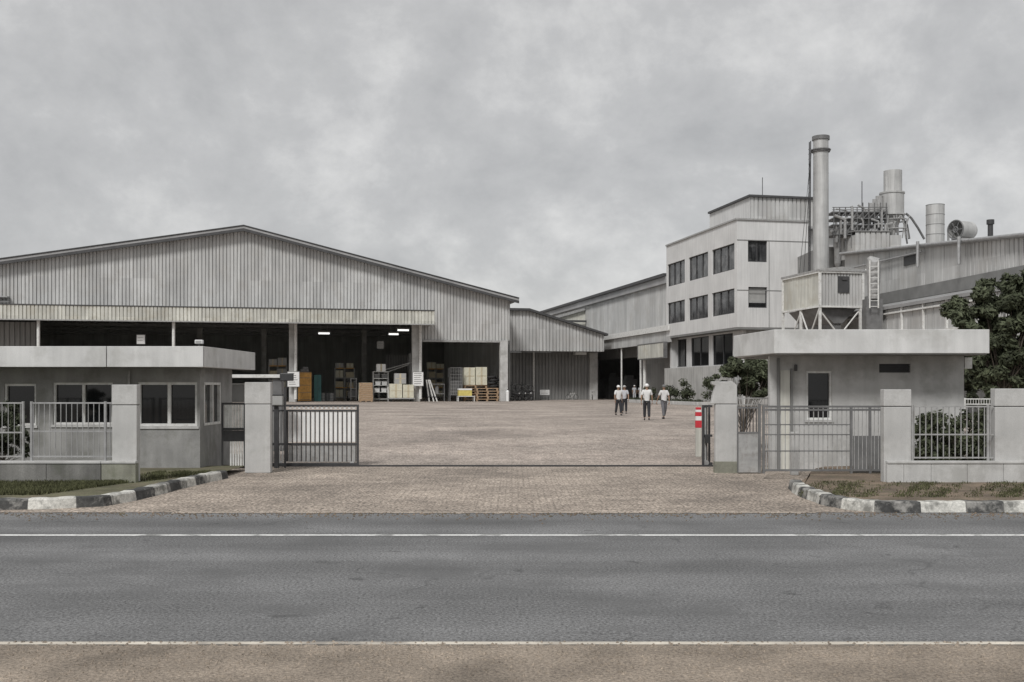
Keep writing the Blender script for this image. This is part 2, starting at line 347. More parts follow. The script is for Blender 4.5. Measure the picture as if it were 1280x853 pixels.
pebbles('road_grit', 'soil', 1500, lambda r: (r.uniform(-9, 9), 16.5 - abs(r.gauss(0, .35))), .004, 13)
def kerb(name, pts, w=.24, h=.17, seg=.6, start=0):
    # resample the bottom front edge, then build painted blocks one after another
    P = [Vector(p) for p in pts]; S_ = []; 
    for a, c in zip(P, P[1:]):
        n = max(1, int((c - a).length / .1))
        for i in range(n): S_.append(a.lerp(c, i / n))
    S_.append(P[-1]); b = MB(); acc = 0; prev = None; idx = start
    rnd = random.Random(3)
    for i, p in enumerate(S_):
        t = (S_[min(i + 1, len(S_) - 1)] - S_[max(i - 1, 0)]).normalized(); nrm = Vector((-t.y, t.x))
        j = .008 * math.sin(i * .37) ; hh = h + .006 * math.sin(i * 1.3 + 1)
        row = [b.vert((*(p + nrm * (0 + j)), -.01)), b.vert((*(p + nrm * (.03 + j)), hh - .025)), b.vert((*(p + nrm * (.055 + j)), hh)), b.vert((*(p + nrm * w), hh)), b.vert((*(p + nrm * w), -.01))]
        if prev:
            for k in range(4): b.face([prev[k], row[k], row[k + 1], prev[k + 1]], idx % 2)
            acc += .1
            if acc >= seg * (1 + .15 * math.sin(idx * 2.1)): acc = 0; idx += 1
        prev = row
    return struct(b.build(name, ['kerb_black', 'kerb_white']))
M['kerb_black'] = mat('kerb_black_paint', (.06, .06, .058), .85, .35, 4, spk=.4, spk_scale=26, dirt=((.33, .32, .3), .9, 2.6))
M['kerb_white'] = mat('kerb_white_paint', (.56, .55, .51), .85, .25, 4, spk=.3, spk_scale=26, dirt=((.15, .148, .135), .9, 2.4))
kl = [G(-900, 638), G(0, 637.5), G(60, 636.5), G(130, 633), G(165, 627), G(200, 618.5), G(228, 611), G(255, 604.5), G(285, 598)]
kr = [G(985, 610.5), G(990, 616), G(1003, 622.5), G(1028, 631.5), G(1060, 637.5), G(1100, 640.6), G(1160, 641), G(1280, 641), G(1900, 641)]
kerb('kerb_left', kl, start=1)
kerb('kerb_right', kr, start=0)
WY = 20.6                                     # front boundary wall
def verge(name, m, edge, back, off=.2, z=.13):
    b = MB(); E = []
    for i, p in enumerate(edge):
        a, c = Vector(edge[max(i - 1, 0)]), Vector(edge[min(i + 1, len(edge) - 1)]); t = (c - a).normalized()
        q = Vector(p) + Vector((-t.y, t.x)) * off; E.append(q)
    bm = b
    for (p, q, r_, s_) in zip(E, E[1:], back[1:], back): bm.quad((p.x, p.y, z), (q.x, q.y, z), (r_[0], r_[1], z), (s_[0], s_[1], z))
    return struct(b.build(name, m))
verge('verge_left', 'verge', kl, [(p[0], 25.0 if p[0] < -6 else 24.2) for p in [(-30, 0), (-10.5, 0), (-9.4, 0), (-8.7, 0), (-8.2, 0), (-7.9, 0), (-7.4, 0), (-7.2, 0), (-6.4, 0)]], z=.11)
verge('verge_right', 'soil', kr, [(6.3, 22.0), (6.6, 23.0), (7.0, 24), (7.4, 24.6), (8.2, 24.8), (9.2, 24.8), (10.5, 24.8), (13, 24.8), (30, 24.8)], z=.12)
# grass on the left verge, weeds on the right one
def blades(name, m, n, region, z, h, seed, density=None):
    rnd = random.Random(seed); b = MB(); k = 0
    while k < n:
        x, y = region(rnd)
        if x is None: continue
        for _ in range(3):
            a = rnd.uniform(0, 6.28); hh = h * rnd.uniform(.4, 1.3); w = rnd.uniform(.006, .014); xx, yy = x + rnd.gauss(0, .03), y + rnd.gauss(0, .03)
            dx, dy = math.cos(a), math.sin(a); lx, ly = rnd.gauss(0, .4) * hh, rnd.gauss(0, .4) * hh
            b.face([b.vert((xx - dx * w, yy - dy * w, z)), b.vert((xx + dx * w, yy + dy * w, z)), b.vert((xx + lx, yy + ly, z + hh))])
        k += 1
    b.keep = 1
    o = b.build(name, m); o['kind'] = 'stuff'; return o
def reg_l2(r):
    px = r.uniform(165, 262); lo = 590 + max(0, 200 - px) * .15; hi = 604 - (px - 165) * .12
    if math.sin(px * .2) + r.gauss(0, .8) < -.1: return (None, None)
    return G(px, r.uniform(lo, hi), .11)
def reg_l(r):
    px = r.uniform(-30, 172); py = r.uniform(601, 619 - max(0, px - 50) * .14)
    return G(px, py, .11)
def reg_r(r):
    px = r.uniform(1000, 1300); py = r.uniform(602, 622)
    if math.sin(px * .061) + math.sin(px * .143 + py * .3) + r.gauss(0, 1.1) < .9: return (None, None)
    return G(px, py, .12)
blades('grass', 'grass', 9000, reg_l, .105, .07, 5)
blades('grass_tufts', 'grass', 1500, reg_l2, .105, .05, 15)
blades('weeds', 'grass', 1700, reg_r, .115, .045, 6)

# ------------------------------------------------------------------ warehouse
W = Frame(637, 116, A)
wh = thing('warehouse', 'huge grey ribbed warehouse with a wide gable over dark open loading bays', 'warehouse', W.loc(0, 0), A)
uL = -74.0; uRi = W.u(305, 0); zR = W.z(287, uRi, 0); uE = 0.9; zE = W.z(377, uE, 0)
sl = (zR - W.z(329, W.u(0, 0), 0)) / (uRi - W.u(0, 0)); sr = (zR - zE) / (uE - uRi)
def wtop(u): return zR - (sl * (uRi - u) if u < uRi else sr * (u - uRi))
CB, CT = 8.28, 9.66; uC = W.u(543, -4)
zL = W.z(426, 0, 0); uS = W.u(527, 0)
b = MB(); b.corr((uL, 0), (uS, 0), CB + .3, lambda q: wtop(uL + q), .36, .10, .12); b.build('gable_wall', 'clad', wh)
b = MB(); b.corr((uS, 0), (0, 0), zL, lambda q: wtop(uS + q), .36, .10, .12); b.build('gable_wall', 'clad', wh)
b = MB()
ys_ = [-.9, 9, 10.2, 20, 21.2, 31, 32.2, 42, 43.2, 52]
for k in range(0, 10, 2):
    for (a, c) in ((uL - .8, uRi), (uRi, uE)): b.prism([(a, wtop(a)), (c, wtop(c)), (c, wtop(c) + .22), (a, wtop(a) + .22)], ys_[k], ys_[k + 1])
b.build('roof', 'roof', wh)
for k in range(1, 9, 2):
    for (a, c) in ((uL - .8, uRi), (uRi, uE)):
        b = MB(); b.prism([(a, wtop(a) + .1), (c, wtop(c) + .1), (c, wtop(c) + .13), (a, wtop(a) + .13)], ys_[k], ys_[k + 1]); b.build('added_skylight', 'translucent', wh)  # unseen translucent roof strips, added to let light into the dark bays
b = MB()
for (a, c) in ((uL - .8, uRi), (uRi, uE)):
    b.prism([(a, wtop(a) - .28), (c, wtop(c) - .28), (c, wtop(c) - .01), (a, wtop(a) - .01)], -.92, -.7)
    b.prism([(a, wtop(a) + .26), (c, wtop(c) + .26), (c, wtop(c) + .36), (a, wtop(a) + .36)], -.98, -.4)
b.build('roof_trim', 'trim', wh)
b = MB(); b.corr((0.05, -.02), (.05, 52), 0, wtop(0), .36, .1, .06); b.corr((-.1, 52), (-.1, .02), 0, wtop(0), .36, .1, .06)
b.build('side_wall', 'clad', wh)
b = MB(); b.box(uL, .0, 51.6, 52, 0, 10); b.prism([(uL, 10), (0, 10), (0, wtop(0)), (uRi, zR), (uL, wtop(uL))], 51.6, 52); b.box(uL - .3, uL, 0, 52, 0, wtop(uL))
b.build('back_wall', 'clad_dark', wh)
# canopy along the front
b = MB(); b.corr((uL, -4), (uC, -4), CB, CT, .36, .10, .1); b.corr((uC, -4), (uC, -.02), CB, CT, .36, .1, .06); b.build('canopy', 'clad_pale', wh)
b = MB(); b.box(uL, uC, -3.85, -.02, CT - .15, CT - .03); b.build('canopy_roof', 'roof', wh)
b = MB(); b.box(uL, uC + .05, -4.1, -3.86, CB - .12, CB - .004); b.build('canopy_gutter', 'grey_steel', wh)
b = MB(); b.box(uL, uC + .05, -4.06, -3.86, CT + .004, CT + .1); b.build('canopy_gap_strip', 'trim', wh)  # dark strip standing in for the shaded gap between canopy and wall
for px, wpx in ((217, 3), (48, 3)):
    b = MB(); uu = W.u(px, -3.4); b.tube((uu, -3.4, 0), (uu, -3.4, CB), .16, n=8); b.build('post', 'white_steel', wh)
# columns
for px, wd in ((366, .8), (520, .9), (629.5, .85)):
    uu = W.u(px, 0); b = MB(); top = CB + .3 if px < 600 else zL
    b.box(uu - wd / 2, uu + wd / 2, -.35, .4, 0, top); b.build('column', 'conc', wh, .03)
for px, v, top in ((369.5, -.62, CB + .2), (525.5, -.6, CB + .2)):
    uu = W.u(px, v); b = MB(); b.tube((uu, v, .3), (uu, v, top), .17, n=10); b.build('downpipe', 'white_steel', wh)
b = MB(); b.box(uS, -.45, -.14, .25, zL - .22, zL); b.build('lintel', 'grey_steel', wh)
# dim inner wall at the far left, inner trusses
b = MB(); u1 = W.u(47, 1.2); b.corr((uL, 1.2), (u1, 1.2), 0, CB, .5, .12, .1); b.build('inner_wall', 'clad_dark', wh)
b = MB()
for v in (8, 18, 28, 38):
    b.box(uL, -.2, v - .12, v + .12, 8.9, 9.2)
    for k in range(24):
        u = uL + 1 + k * 3.05; b.tube((u, v, 9.0), (u + 1.5, v, wtop(u + 1.5) - .3), .07, n=4); b.tube((u + 1.5, v, wtop(u + 1.5) - .3), (u + 3, v, 9.0), .07, n=4)
b.build('roof_truss', 'mid_steel', wh)
for px in (455, 330, 250):
    for v in (20, 36):
        b = MB(); uu = W.u(px, v); b.box(uu - .3, uu + .3, v - .3, v + .3, 0, 8.9); b.build('inner_column', 'conc_dark', wh)
b = MB(); b.box(W.u(-10, -.1), W.u(12, -.1), -.9, -.02, W.z(372, -55, 0), W.z(371, -55, 0) + .05)
b.box(W.u(-10, -.1), W.u(12, -.1), -.5, -.02, W.z(378, -55, 0), W.z(376, -55, 0)); b.build('ledge', 'grey_steel', wh)

# lit strip lights under the warehouse roof
def strip(px0, px1, py, v, lab):
    u0, u1 = W.u(px0, v), W.u(px1, v); z = W.z(py, (u0 + u1) / 2, v)
    t = thing('strip_light', lab, 'lamp', W.loc((u0 + u1) / 2, v, z), A, 'lit strip lights in the loading bays'); h = (u1 - u0) / 2
    q = MB(); q.tube((-h, 0, 0), (h, 0, 0), .09, n=8); q.build('tube', 'lamp', t)
    q = MB(); q.box(-h - .05, h + .05, -.14, .14, .1, .22); q.tube((-h * .6, 0, .2), (-h * .6, 0, .9), .02, n=4); q.tube((h * .6, 0, .2), (h * .6, 0, .9), .02, n=4); q.build('housing', 'grey_steel', t)
strip(398, 412, 417, 3, 'lit strip light hanging right of the bay column with the orange cabinet')
strip(486, 498, 418, 3, 'lit strip light hanging above the metal shelf rack')
strip(497, 511, 413, 1.5, 'lit strip light under the canopy end, nearest the second bay column')
# boards on the columns
def board(px0, px1, py0, py1, v, lab, m='white', lines=0, name='sign_board', fr=None, back=.06):
    F_ = fr or W; uc = F_.u((px0 + px1) / 2, v); w2 = abs(F_.u(px1, v) - F_.u(px0, v)) / 2; z0, z1 = F_.z(py1, uc, v), F_.z(py0, uc, v)
    t = thing(name, lab, 'sign', F_.loc(uc, v, z0), F_.a)
    q = MB(); q.box(-w2, w2, 0, back, 0, z1 - z0); q.build('panel', m, t, .01)
    q = MB(); h = z1 - z0
    q.box(-w2 - .05, w2 + .05, -.012, back + .01, -.05, -.003); q.box(-w2 - .05, w2 + .05, -.012, back + .01, h + .003, h + .05); q.box(-w2 - .05, -w2 - .004, -.012, back + .01, -.003, h + .003); q.box(w2 + .004, w2 + .05, -.012, back + .01, -.003, h + .003); q.build('frame', 'mid_steel', t)
    if lines:
        q = MB(); rnd = random.Random(int(px0))
        for i in range(lines):
            zz = h * (1 - (i + .8) / (lines + .8)); q.box(-w2 * .78, w2 * rnd.uniform(.1, .8), -.012, -.002, zz, zz + h * .035)
        q.build('line', 'mid_steel', t)
    return t
board(359.5, 374, 465, 483.5, -1.0, 'white notice board on the left loading bay column beside the orange cabinet', lines=6)
board(516, 529, 465.5, 482.5, -1.0, 'white notice board low on the column between the two loading bays', lines=6)
board(471.5, 479.5, 427, 436, 5, 'small pale square sign hanging inside the bay above the shelf rack', 'glass_blind', 2, 'hanging_sign')
board(171, 181, 419, 430, -2.5, 'small pale square sign hanging above the left gatehouse roof', 'white', 2, 'hanging_sign')

# ------------------------------------------------------------------ goods in the loading bays
def good(name, lab, cat, px, v, group=None):
    return thing(name, lab, cat, W.loc(W.u(px, v), v), A, group)
def PX(n): return n / FPX * 116          # metres for n pixels at the loading bay
t = good('cabinet', 'tall orange cabinet standing beside the left bay column', 'cabinet', 381, 2)
h = PX(36)
b = MB(); b.box(-PX(8), PX(8), 0, 1.6, .1, h); b.build('body', 'orange', t, .02)
b = MB()
for z in (.06, .3, .55, .8): b.box(-PX(7.4), PX(7.4), -.03, -.002, h * z, h * (z + .015) + .02)
b.box(-PX(7.4), PX(7.4), -.03, -.002, h * .97, h * .985)
b.build('drawer_trim', 'wood', t)
b = MB(); b.box(-PX(5), PX(5), .3, 1.3, h + .01, h + .35); b.box(-PX(2), PX(4), .4, 1, h + .36, h + .6); b.build('load', 'mid_steel', t)
t = good('metal_locker', 'dark teal metal locker right of the orange cabinet', 'locker', 396.5, 3)
b = MB(); b.box(-PX(4), PX(5), 0, 1.2, 0, PX(33)); b.build('body', 'teal', t, .02)
b = MB(); b.box(PX(.4), PX(.6), -.02, -.002, .1, PX(32)); b.box(PX(1.2), PX(1.6), -.06, -.002, PX(14), PX(17)); b.build('door_trim', 'dark_steel', t)
def crate(t, w, d, z0, z1, m, n=3):
    b = MB(); b.box(-w / 2, w / 2, 0, d, z0, z1); o = b.build('crate_body', m, t)
    b = MB()
    for i in range(n):
        z = z0 + (z1 - z0) * (i + .5) / n; b.box(-w / 2 - .02, w / 2 + .02, -.03, -.002, z - .09, z + .09)
    for sx in (-w / 2 + .08, w / 2 - .08): b.box(sx - .07, sx + .07, -.05, -.031, z0, z1)
    b.build('crate_slat', 'wood' if m != 'wood' else 'card', o)
for i, (m, lab) in enumerate((('pale_card', 'pale wooden crate at the bottom of the stack left of the shelf rack'), ('card', 'brown banded crate in the middle of the stack left of the shelf rack'), ('pale_card', 'pale banded crate on top of the stack left of the shelf rack'))):
    t = good('crate', lab, 'crate', 457.5, -.5, 'crates stacked left of the shelf rack'); t.location.z += .12 + i * PX(7.3)
    crate(t, PX(16.5 - i * .5), 1.4, 0, PX(7.2), m)
t = good('pallet', 'wooden pallet under the crate stack by the shelf rack', 'pallet', 457.5, -.5)
b = MB()
for x in (-.6, 0, .6): b.box(x - .08, x + .08, -.05, 1.45, 0, .09)
b.box(-.75, .75, -.05, 1.45, .09, .118); b.build('deck', 'wood', t)
t = good('shelf_rack', 'metal shelf rack with white bins standing inside the bay', 'shelf rack', 476, 1)
H = PX(37)
for sx in (-PX(9), PX(9)):
    for y in (0, 1.2):
        b = MB(); b.box(sx - .06, sx + .06, y, y + .1, 0, H); b.build('upright', 'grey_steel', t)
for k in range(5):
    b = MB(); z = .25 + k * (H - .3) / 4; b.box(-PX(9), PX(9), .02, 1.28, z, z + .06); b.build('shelf', 'white_steel', t)
for k, (x, z) in enumerate(((-.4, 1), (.35, 1), (-.1, 2), (-.4, 3), (.4, 3), (.4, 2))):
    q = tag(MB_o := None, '', '') if False else good('bin', ['pale storage bin on the second shelf of the rack, left of another', 'pale storage bin on the second shelf of the rack, right of another', 'pale storage bin on the middle shelf of the rack, left of another', 'dark storage bin on the upper shelf of the rack, left of another', 'dark storage bin on the upper shelf of the rack, right of another', 'pale storage bin on the middle shelf of the rack, right of another'][k], 'bin', 476, 1.15, 'bins on the shelf rack')
    zz = .25 + z * (H - .3) / 4 + .065; q.location.z += zz
    off = x if x != -.1 else -.3; dx = Vector((math.cos(A), math.sin(A))) * off; q.location.x += dx.x; q.location.y += dx.y
    b = MB(); b.prism([(-.25, 0), (.25, 0), (.3, .4), (-.3, .4)], 0, .7); b.build('tub', 'white' if z < 3 else 'mid_steel', q)
    b = MB(); b.box(-.32, .32, -.03, .73, .402, .45); b.build('rim', 'grey_steel', q)
t = good('carton', 'white carton on top of the metal shelf rack', 'carton', 476.5, 1.1); t.location.z += H + .02
b = MB(); b.box(-PX(5.5), PX(5.5), 0, 1, 0, PX(9)); b.build('body', 'white', t, .01)
b = MB(); b.box(-.09, .09, -.012, -.002, 0, PX(9)); b.build('tape', 'card', t)
t = good('flat_trolley', 'low flat trolley loaded with two big cartons in front of the bay', 'trolley', 502.5, -1.2)
b = MB(); b.box(-PX(15.5), PX(15.5), 0, 1.5, .3, .42); b.build('deck', 'grey_steel', t)
for sx in (-1.15, 1.15):
    for y in (.2, 1.3):
        b = MB(); b.tube((sx, y - .05, .14), (sx, y + .05, .14), .14, n=14); b.build('wheel', 'rubber', t)
b = MB(); b.path([(-PX(15.5), .2, .4), (-PX(16.5), .2, PX(18)), (-PX(16.5), 1.3, PX(18)), (-PX(15.5), 1.3, .4)], .035); b.build('handle', 'white_steel', t)
def carton(px, v, z, w, d, h, m, lab):
    t = good('carton', lab, 'carton', px, v); t.location.z += z
    b = MB(); b.box(-w / 2, w / 2, 0, d, 0, h); b.build('body', m, t, .015)
    b = MB(); b.box(-.1, .1, -.012, -.002, .02, h - .02); b.box(-w / 2 + .1, w / 2 - .1, -.012, -.002, h * .48, h * .53); b.build('tape', 'card' if m != 'card' else 'pale_card', t)
carton(495, -1.1, .43, PX(15), 1.2, PX(17), 'pale_card', 'large pale carton on the left end of the flat trolley')
carton(510.5, -1.1, .43, PX(13), 1.2, PX(16), 'pale_card', 'large pale carton on the right end of the flat trolley')
carton(500.5, -.9, .44 + PX(17), PX(14), .9, PX(12.5), 'glass_blind', 'grey topped carton stacked over the two trolley cartons')
# stairs inside
t = good('conveyor', 'slanting conveyor with thin rails inside the bay', 'conveyor', 498, 7)
b = MB()
for o in (-.0, 1.4): b.path([(-2.3, o, PX(38)), (1.6, o, PX(50))], .06); b.path([(-1.6, o, PX(36)), (1.2, o, PX(47))], .05)
b.build('rail', 'white_steel', t)
b = MB()
for x in (-2.2, 1.4):
    for o in (0, 1.4): b.box(x - .06, x + .06, o - .06, o + .06, 0, PX(38 if x < 0 else 62))
b.build('leg', 'grey_steel', t)
b = MB()
for i in range(9): x = -1.2 + i * .3; b.box(x - .025, x + .025, 1.35, 1.4, PX(40), PX(60))
b.build('guard', 'grey_steel', t)
# second bay
carton(587, 1.6, PX(20.5), PX(14), 1.5, PX(22), 'pale_card', 'tall greenish carton, left of a matching pair, raised on pallets in the second bay')
carton(602, 1.4, PX(20.5), PX(14), 1.5, PX(22.5), 'pale_card', 'tall greenish carton, right of a matching pair, raised on pallets in the second bay')
t = good('pallet_stack', 'stack of brown wooden pallets at the right end of the second bay', 'pallets', 609, .5)
for k in range(5):
    b = MB(); z = k * .3; sh = (k % 2) * .08
    for x in (-1.15, 0, 1.15): b.box(x - .1 + sh, x + .1 + sh, 0, 1.4, z, z + .2)
    b.box(-1.3 + sh, 1.3 + sh, 0, 1.4, z + .2, z + .285); b.build('pallet', 'wood', t)
t = good('pallet_stack', 'broad wooden pallet stack carrying the two tall greenish cartons', 'pallets', 594.5, 1.5)
for k in range(6):
    b = MB(); z = k * .3
    for x in (-1.2, 0, 1.2): b.box(x - .1, x + .1, 0, 1.5, z, z + .2)
    b.box(-1.35, 1.35, 0, 1.5, z + .2, z + .285); b.build('pallet', 'wood', t)
t = good('yellow_box', 'long yellow box lying on a low white bench in the second bay', 'box', 582, -.3); t.location.z += PX(7)
b = MB(); b.box(-PX(8.5), PX(8), 0, .9, 0, PX(7)); b.build('body', 'yellow', t, .03)
b = MB(); b.box(-PX(8.6), PX(8.1), -.02, .92, PX(7) + .003, PX(9)); b.build('lid', 'white', t, .02)
t = good('bench', 'low white bench under the long yellow box', 'bench', 582, -.3)
b = MB(); b.box(-PX(9.5), PX(12), -.05, 1, PX(6), PX(6.9)); b.build('top', 'white_steel', t)
for x in (-PX(9), PX(11)):
    for y in (0, .85): b = MB(); b.box(x - .04, x + .04, y, y + .08, 0, PX(6)); b.build('leg', 'white_steel', t)
t = good('wire_cage', 'dark wire mesh cage left of the two tall cartons', 'cage', 570, .8)
b = MB()
for i in range(8): x = -PX(7.5) + i * PX(15) / 7; b.tube((x, 0, PX(8)), (x, 0, PX(42)), .025, n=4)
for i in range(9): z = PX(8) + i * PX(34) / 8; b.tube((-PX(7.5), 0, z), (PX(7.5), 0, z), .025, n=4)
b.build('mesh_front', 'grey_steel', t)
b = MB()
for x in (-PX(7.5), PX(7.5)):
    for y in (0, 1.3): b.box(x - .05, x + .05, y, y + .1, 0, PX(42))
b.build('post', 'mid_steel', t)
b = MB(); b.box(-PX(7), PX(7), .1, 1.2, PX(8), PX(9)); b.box(-PX(6), PX(5), .2, 1.1, PX(9) + .01, PX(26)); b.build('load', 'mid_steel', t)
t = good('tyre_pile', 'pile of black tyres left of the white corner column', 'tyres', 617, 1.2); t.location.z += 1.52
for k in range(4):
    b = MB(); b.ring((.1 * (-1) ** k, .5, .17 + k * .34), .42, .17, 'z'); b.build('tyre', 'rubber', t)
t = good('work_bench', 'grey steel work bench with shelf left in the second bay', 'bench', 546, 1.5)
b = MB(); b.box(-PX(10), PX(10), 0, 1, PX(21), PX(22)); b.build('top', 'grey_steel', t)
b = MB(); b.box(-PX(10), PX(10), .05, .95, PX(9), PX(9.8)); b.build('shelf', 'grey_steel', t)
for x in (-PX(9.6), PX(9.6)):
    for y in (0, .9): b = MB(); b.box(x - .05, x + .05, y, y + .1, 0, PX(21)); b.build('leg', 'mid_steel', t)
t = good('gas_cylinder', 'pale gas cylinder on the work bench shelf in the second bay', 'gas cylinder', 546, 1.9); t.location.z += PX(9.9)
b = MB(); b.tube((0, 0, 0), (0, 0, .75), .22, n=16); b.tube((0, 0, .75), (0, 0, .88), .22, .08, 16); b.build('tank', 'glass_blind', t)
b = MB(); b.tube((0, 0, .885), (0, 0, 1.0), .05, n=8); b.build('valve', 'dark_steel', t)
# goods deeper inside the bays
def rack(px, v, wpx, hpx, lab, seed):
    t = good('pallet_rack', lab, 'rack', px, v, 'tall storage racks deep in the warehouse'); rr = random.Random(seed); w, h = PX(wpx) / 2, PX(hpx)
    for x in (-w, 0, w):
        b = MB(); b.box(x - .06, x + .06, 0, .1, 0, h); b.box(x - .06, x + .06, 1.1, 1.2, 0, h); b.build('upright', 'grey_steel', t)
    for k in range(4):
        z = .3 + k * (h - .4) / 3; b = MB(); b.box(-w, w, .0, 1.2, z, z + .1); b.build('shelf', 'orange' if k % 2 else 'grey_steel', t)
    return w, h
def stock(px, v, z, w, h, m, lab, nm='carton', grp='cartons on the deep racks'):
    t = good(nm, lab, nm, px, v, grp); t.location.z += z
    b = MB(); b.box(-w / 2, w / 2, 0, .9, 0, h); b.build('body', m, t, .02); b = MB(); b.box(-.07, .07, -.012, -.002, .01, h - .01); b.build('tape', 'card', t)
for (px, v, wp, hp, sd, lab) in ((431, 14, 26, 44, 1, 'tall storage rack deep in the left bay between the teal locker and crates'), (347, 10, 22, 46, 2, 'tall storage rack deep behind the left gate pillar and its barrier'), (545, 16, 22, 44, 3, 'tall storage rack deep in the second bay behind the work bench')):
    w, h = rack(px, v, wp, hp, lab, sd); rr = random.Random(sd)
    for k in range(4):
        for j, wd in enumerate(('left', 'right')):
            z = .3 + k * (h - .4) / 3 + .105; side = (-.5 if j == 0 else .5) * wp * .55
            nth = ('bottom', 'second', 'third', 'top')[k]; rk = {1: 'rack between teal locker and crates', 2: 'rack behind the gate pillar', 3: 'rack behind the work bench'}[sd]
            stock(px + side * 116 / W.w(W.u(px, v), v)[1], v + .1, z, rr.uniform(.8, 1.05), rr.uniform(.55, .95), rr.choice(['pale_card', 'card', 'glass_blind', 'card']), f'carton on the {nth} shelf, {wd} side of the {rk}')
for k, px in enumerate((403.5, 409, 414.5)):
    t = good('drum', ['grey steel drum in a row, next to the teal locker', 'grey steel drum in the middle of the row by the teal locker', 'grey steel drum in a row, farthest from the teal locker'][k], 'drum', px, 5, 'steel drums in the left bay')
    b = MB(); b.tube((0, 0, .0), (0, 0, .95), .29, n=18); b.build('barrel', 'grey_steel' if k != 1 else 'mid_steel', t); b = MB()
    for z in (.03, .32, .63, .93): b.ring((0, 0, z), .295, .02, 'z', 20, 4)
    b.build('hoop', 'mid_steel', t)
t = good('forklift', 'dark parked forklift facing out inside the bay left of the shelf rack', 'forklift', 442, 4)
b = MB(); b.prism([(-.6, .35), (.6, .35), (.6, 1.0), (.4, 1.25), (-.4, 1.25), (-.6, 1.0)], .2, 2.2); b.build('body', 'mid_steel', t, .04)
b = MB()
for x in (-.55, .55):
    for y in (.5, 1.8): b.box(x - .04, x + .04, y - .04, y + .04, 1.2, 2.3)
b.box(-.62, .62, .45, 1.9, 2.3, 2.38); b.build('roll_cage', 'dark_steel', t)
b = MB()
for x in (-.3, .3): b.box(x - .06, x + .06, 0, .12, .1, 2.6)
for z in (.5, 1.4, 2.5): b.box(-.3, .3, .02, .1, z, z + .1)
b.build('mast', 'grey_steel', t)
for x in (-.3, .3): b = MB(); b.box(x - .06, x + .06, -1.0, 0, .08, .13); b.build('fork', 'dark_steel', t)
for x in (-.55, .55):
    for y in (.55, 1.8): b = MB(); b.tube((x - .1, y, .3), (x + .1, y, .3), .3, n=18); b.build('wheel', 'rubber', t)
# things leaning by the second column
for k, (px, ln) in enumerate(((534, .16), (538, .3), (541, .42))):
    t = good('plank', ['narrow pale plank leaning nearest the column between the bays', 'pale plank leaning in the middle of three beside the bay column', 'pale plank leaning farthest right of three beside the bay column'][k], 'plank', px, .2, 'planks leaning by the bay column')
    b = MB(); b.prism([(ln, 0), (ln + .14, 0), (.14 - ln, PX(27)), (-ln, PX(27))], 0, .06); b.build('board', 'white_steel', t)
    b = MB(); b.prism([(ln * .6 + .01, PX(5)), (ln * .6 + .13, PX(5)), (ln * .6 + .13, PX(6.5)), (ln * .6 + .01, PX(6.5))], -.02, -.003); b.build('strap', 'mid_steel', t)

# ------------------------------------------------------------------ annex shed
an = thing('annex_shed', 'grey ribbed shed with a sloping roof edge right of the warehouse', 'shed', W.loc(0, 9), A)
V9 = 9.0; ax1 = W.u(755, V9); ax0 = .15; axf = W.u(661, V9)
zf = W.z(389, axf, V9); ze = W.z(419, ax1, V9); zb = W.z(439.7, ax1, V9)
def atop(u): return zf if u < axf else zf + (ze - zf) * (u - axf) / (ax1 - axf)
b = MB(); b.corr((ax0, 0), (ax1, 0), zb, lambda q: atop(ax0 + q), .42, .12, .12); b.build('upper_wall', 'clad', an)
b = MB(); b.prism([(ax0, zf + .01), (axf, zf + .01), (ax1 + .4, ze - .1), (ax1 + .4, ze + .15), (axf, zf + .3), (ax0, zf + .3)], -.5, 26); b.build('roof', 'trim', an)
b = MB(); b.box(ax0, ax1, .02, 4, zb + .02, zb + .15); b.build('soffit', 'soffit', an)
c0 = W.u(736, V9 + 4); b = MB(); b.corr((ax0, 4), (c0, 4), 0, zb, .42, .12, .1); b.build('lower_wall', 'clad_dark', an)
b = MB(); b.box(c0 + .02, W.u(746, V9 + 4), 3.6, 4.4, 0, zb); b.build('column', 'conc', an, .02)
b = MB(); uu = W.u(667, V9 + 3.8); b.box(uu - .12, uu + .12, 3.7, 3.88, 0, zb); b.build('door_post', 'white_steel', an)
b = MB(); uu = W.u(731, V9); b.box(uu - .9, uu + .5, 1, 2.2, zb - .35, zb - .05); b.build('light_box', 'white_steel', an)
b = MB(); b.corr((ax1 - .05, 0), (ax1 - .05, 26), 2.2 + zb - 2.2, ze, .42, .12, .06); b.build('side_wall', 'clad', an)

UL = 17.2; V0 = -4.0
pv = 24.0
ps = thing('link_roof', 'dark link wall with gutter and ladder in the gap between annex and long hall', 'link wall', W.loc(0, pv), A)
p0 = W.u(742, pv); zt = W.z(449, p0, pv)
b = MB(); b.box(p0 - .6, UL + .1, 0, .3, 0, zt); b.build('wall', 'soffit', ps)
b = MB(); b.box(p0 - .7, UL, -.5, 3, zt + .01, zt + .25); b.build('roof', 'trim', ps)
b = MB(); b.box(p0 - .6, UL, -.2, .2, zt + .26, zt + 3.0); b.build('upper_wall', 'clad_dark', ps)
b = MB()
for x in (UL - 3.4, UL - 2.7): b.tube((x, -.6, 0), (x, -.6, zt + 2.6), .06, n=6)
for k in range(12): z = .5 + (zt + 2) * k / 12; b.tube((UL - 3.4, -.6, z), (UL - 2.7, -.6, z), .04, n=4)
b.build('ladder', 'white_steel', ps)

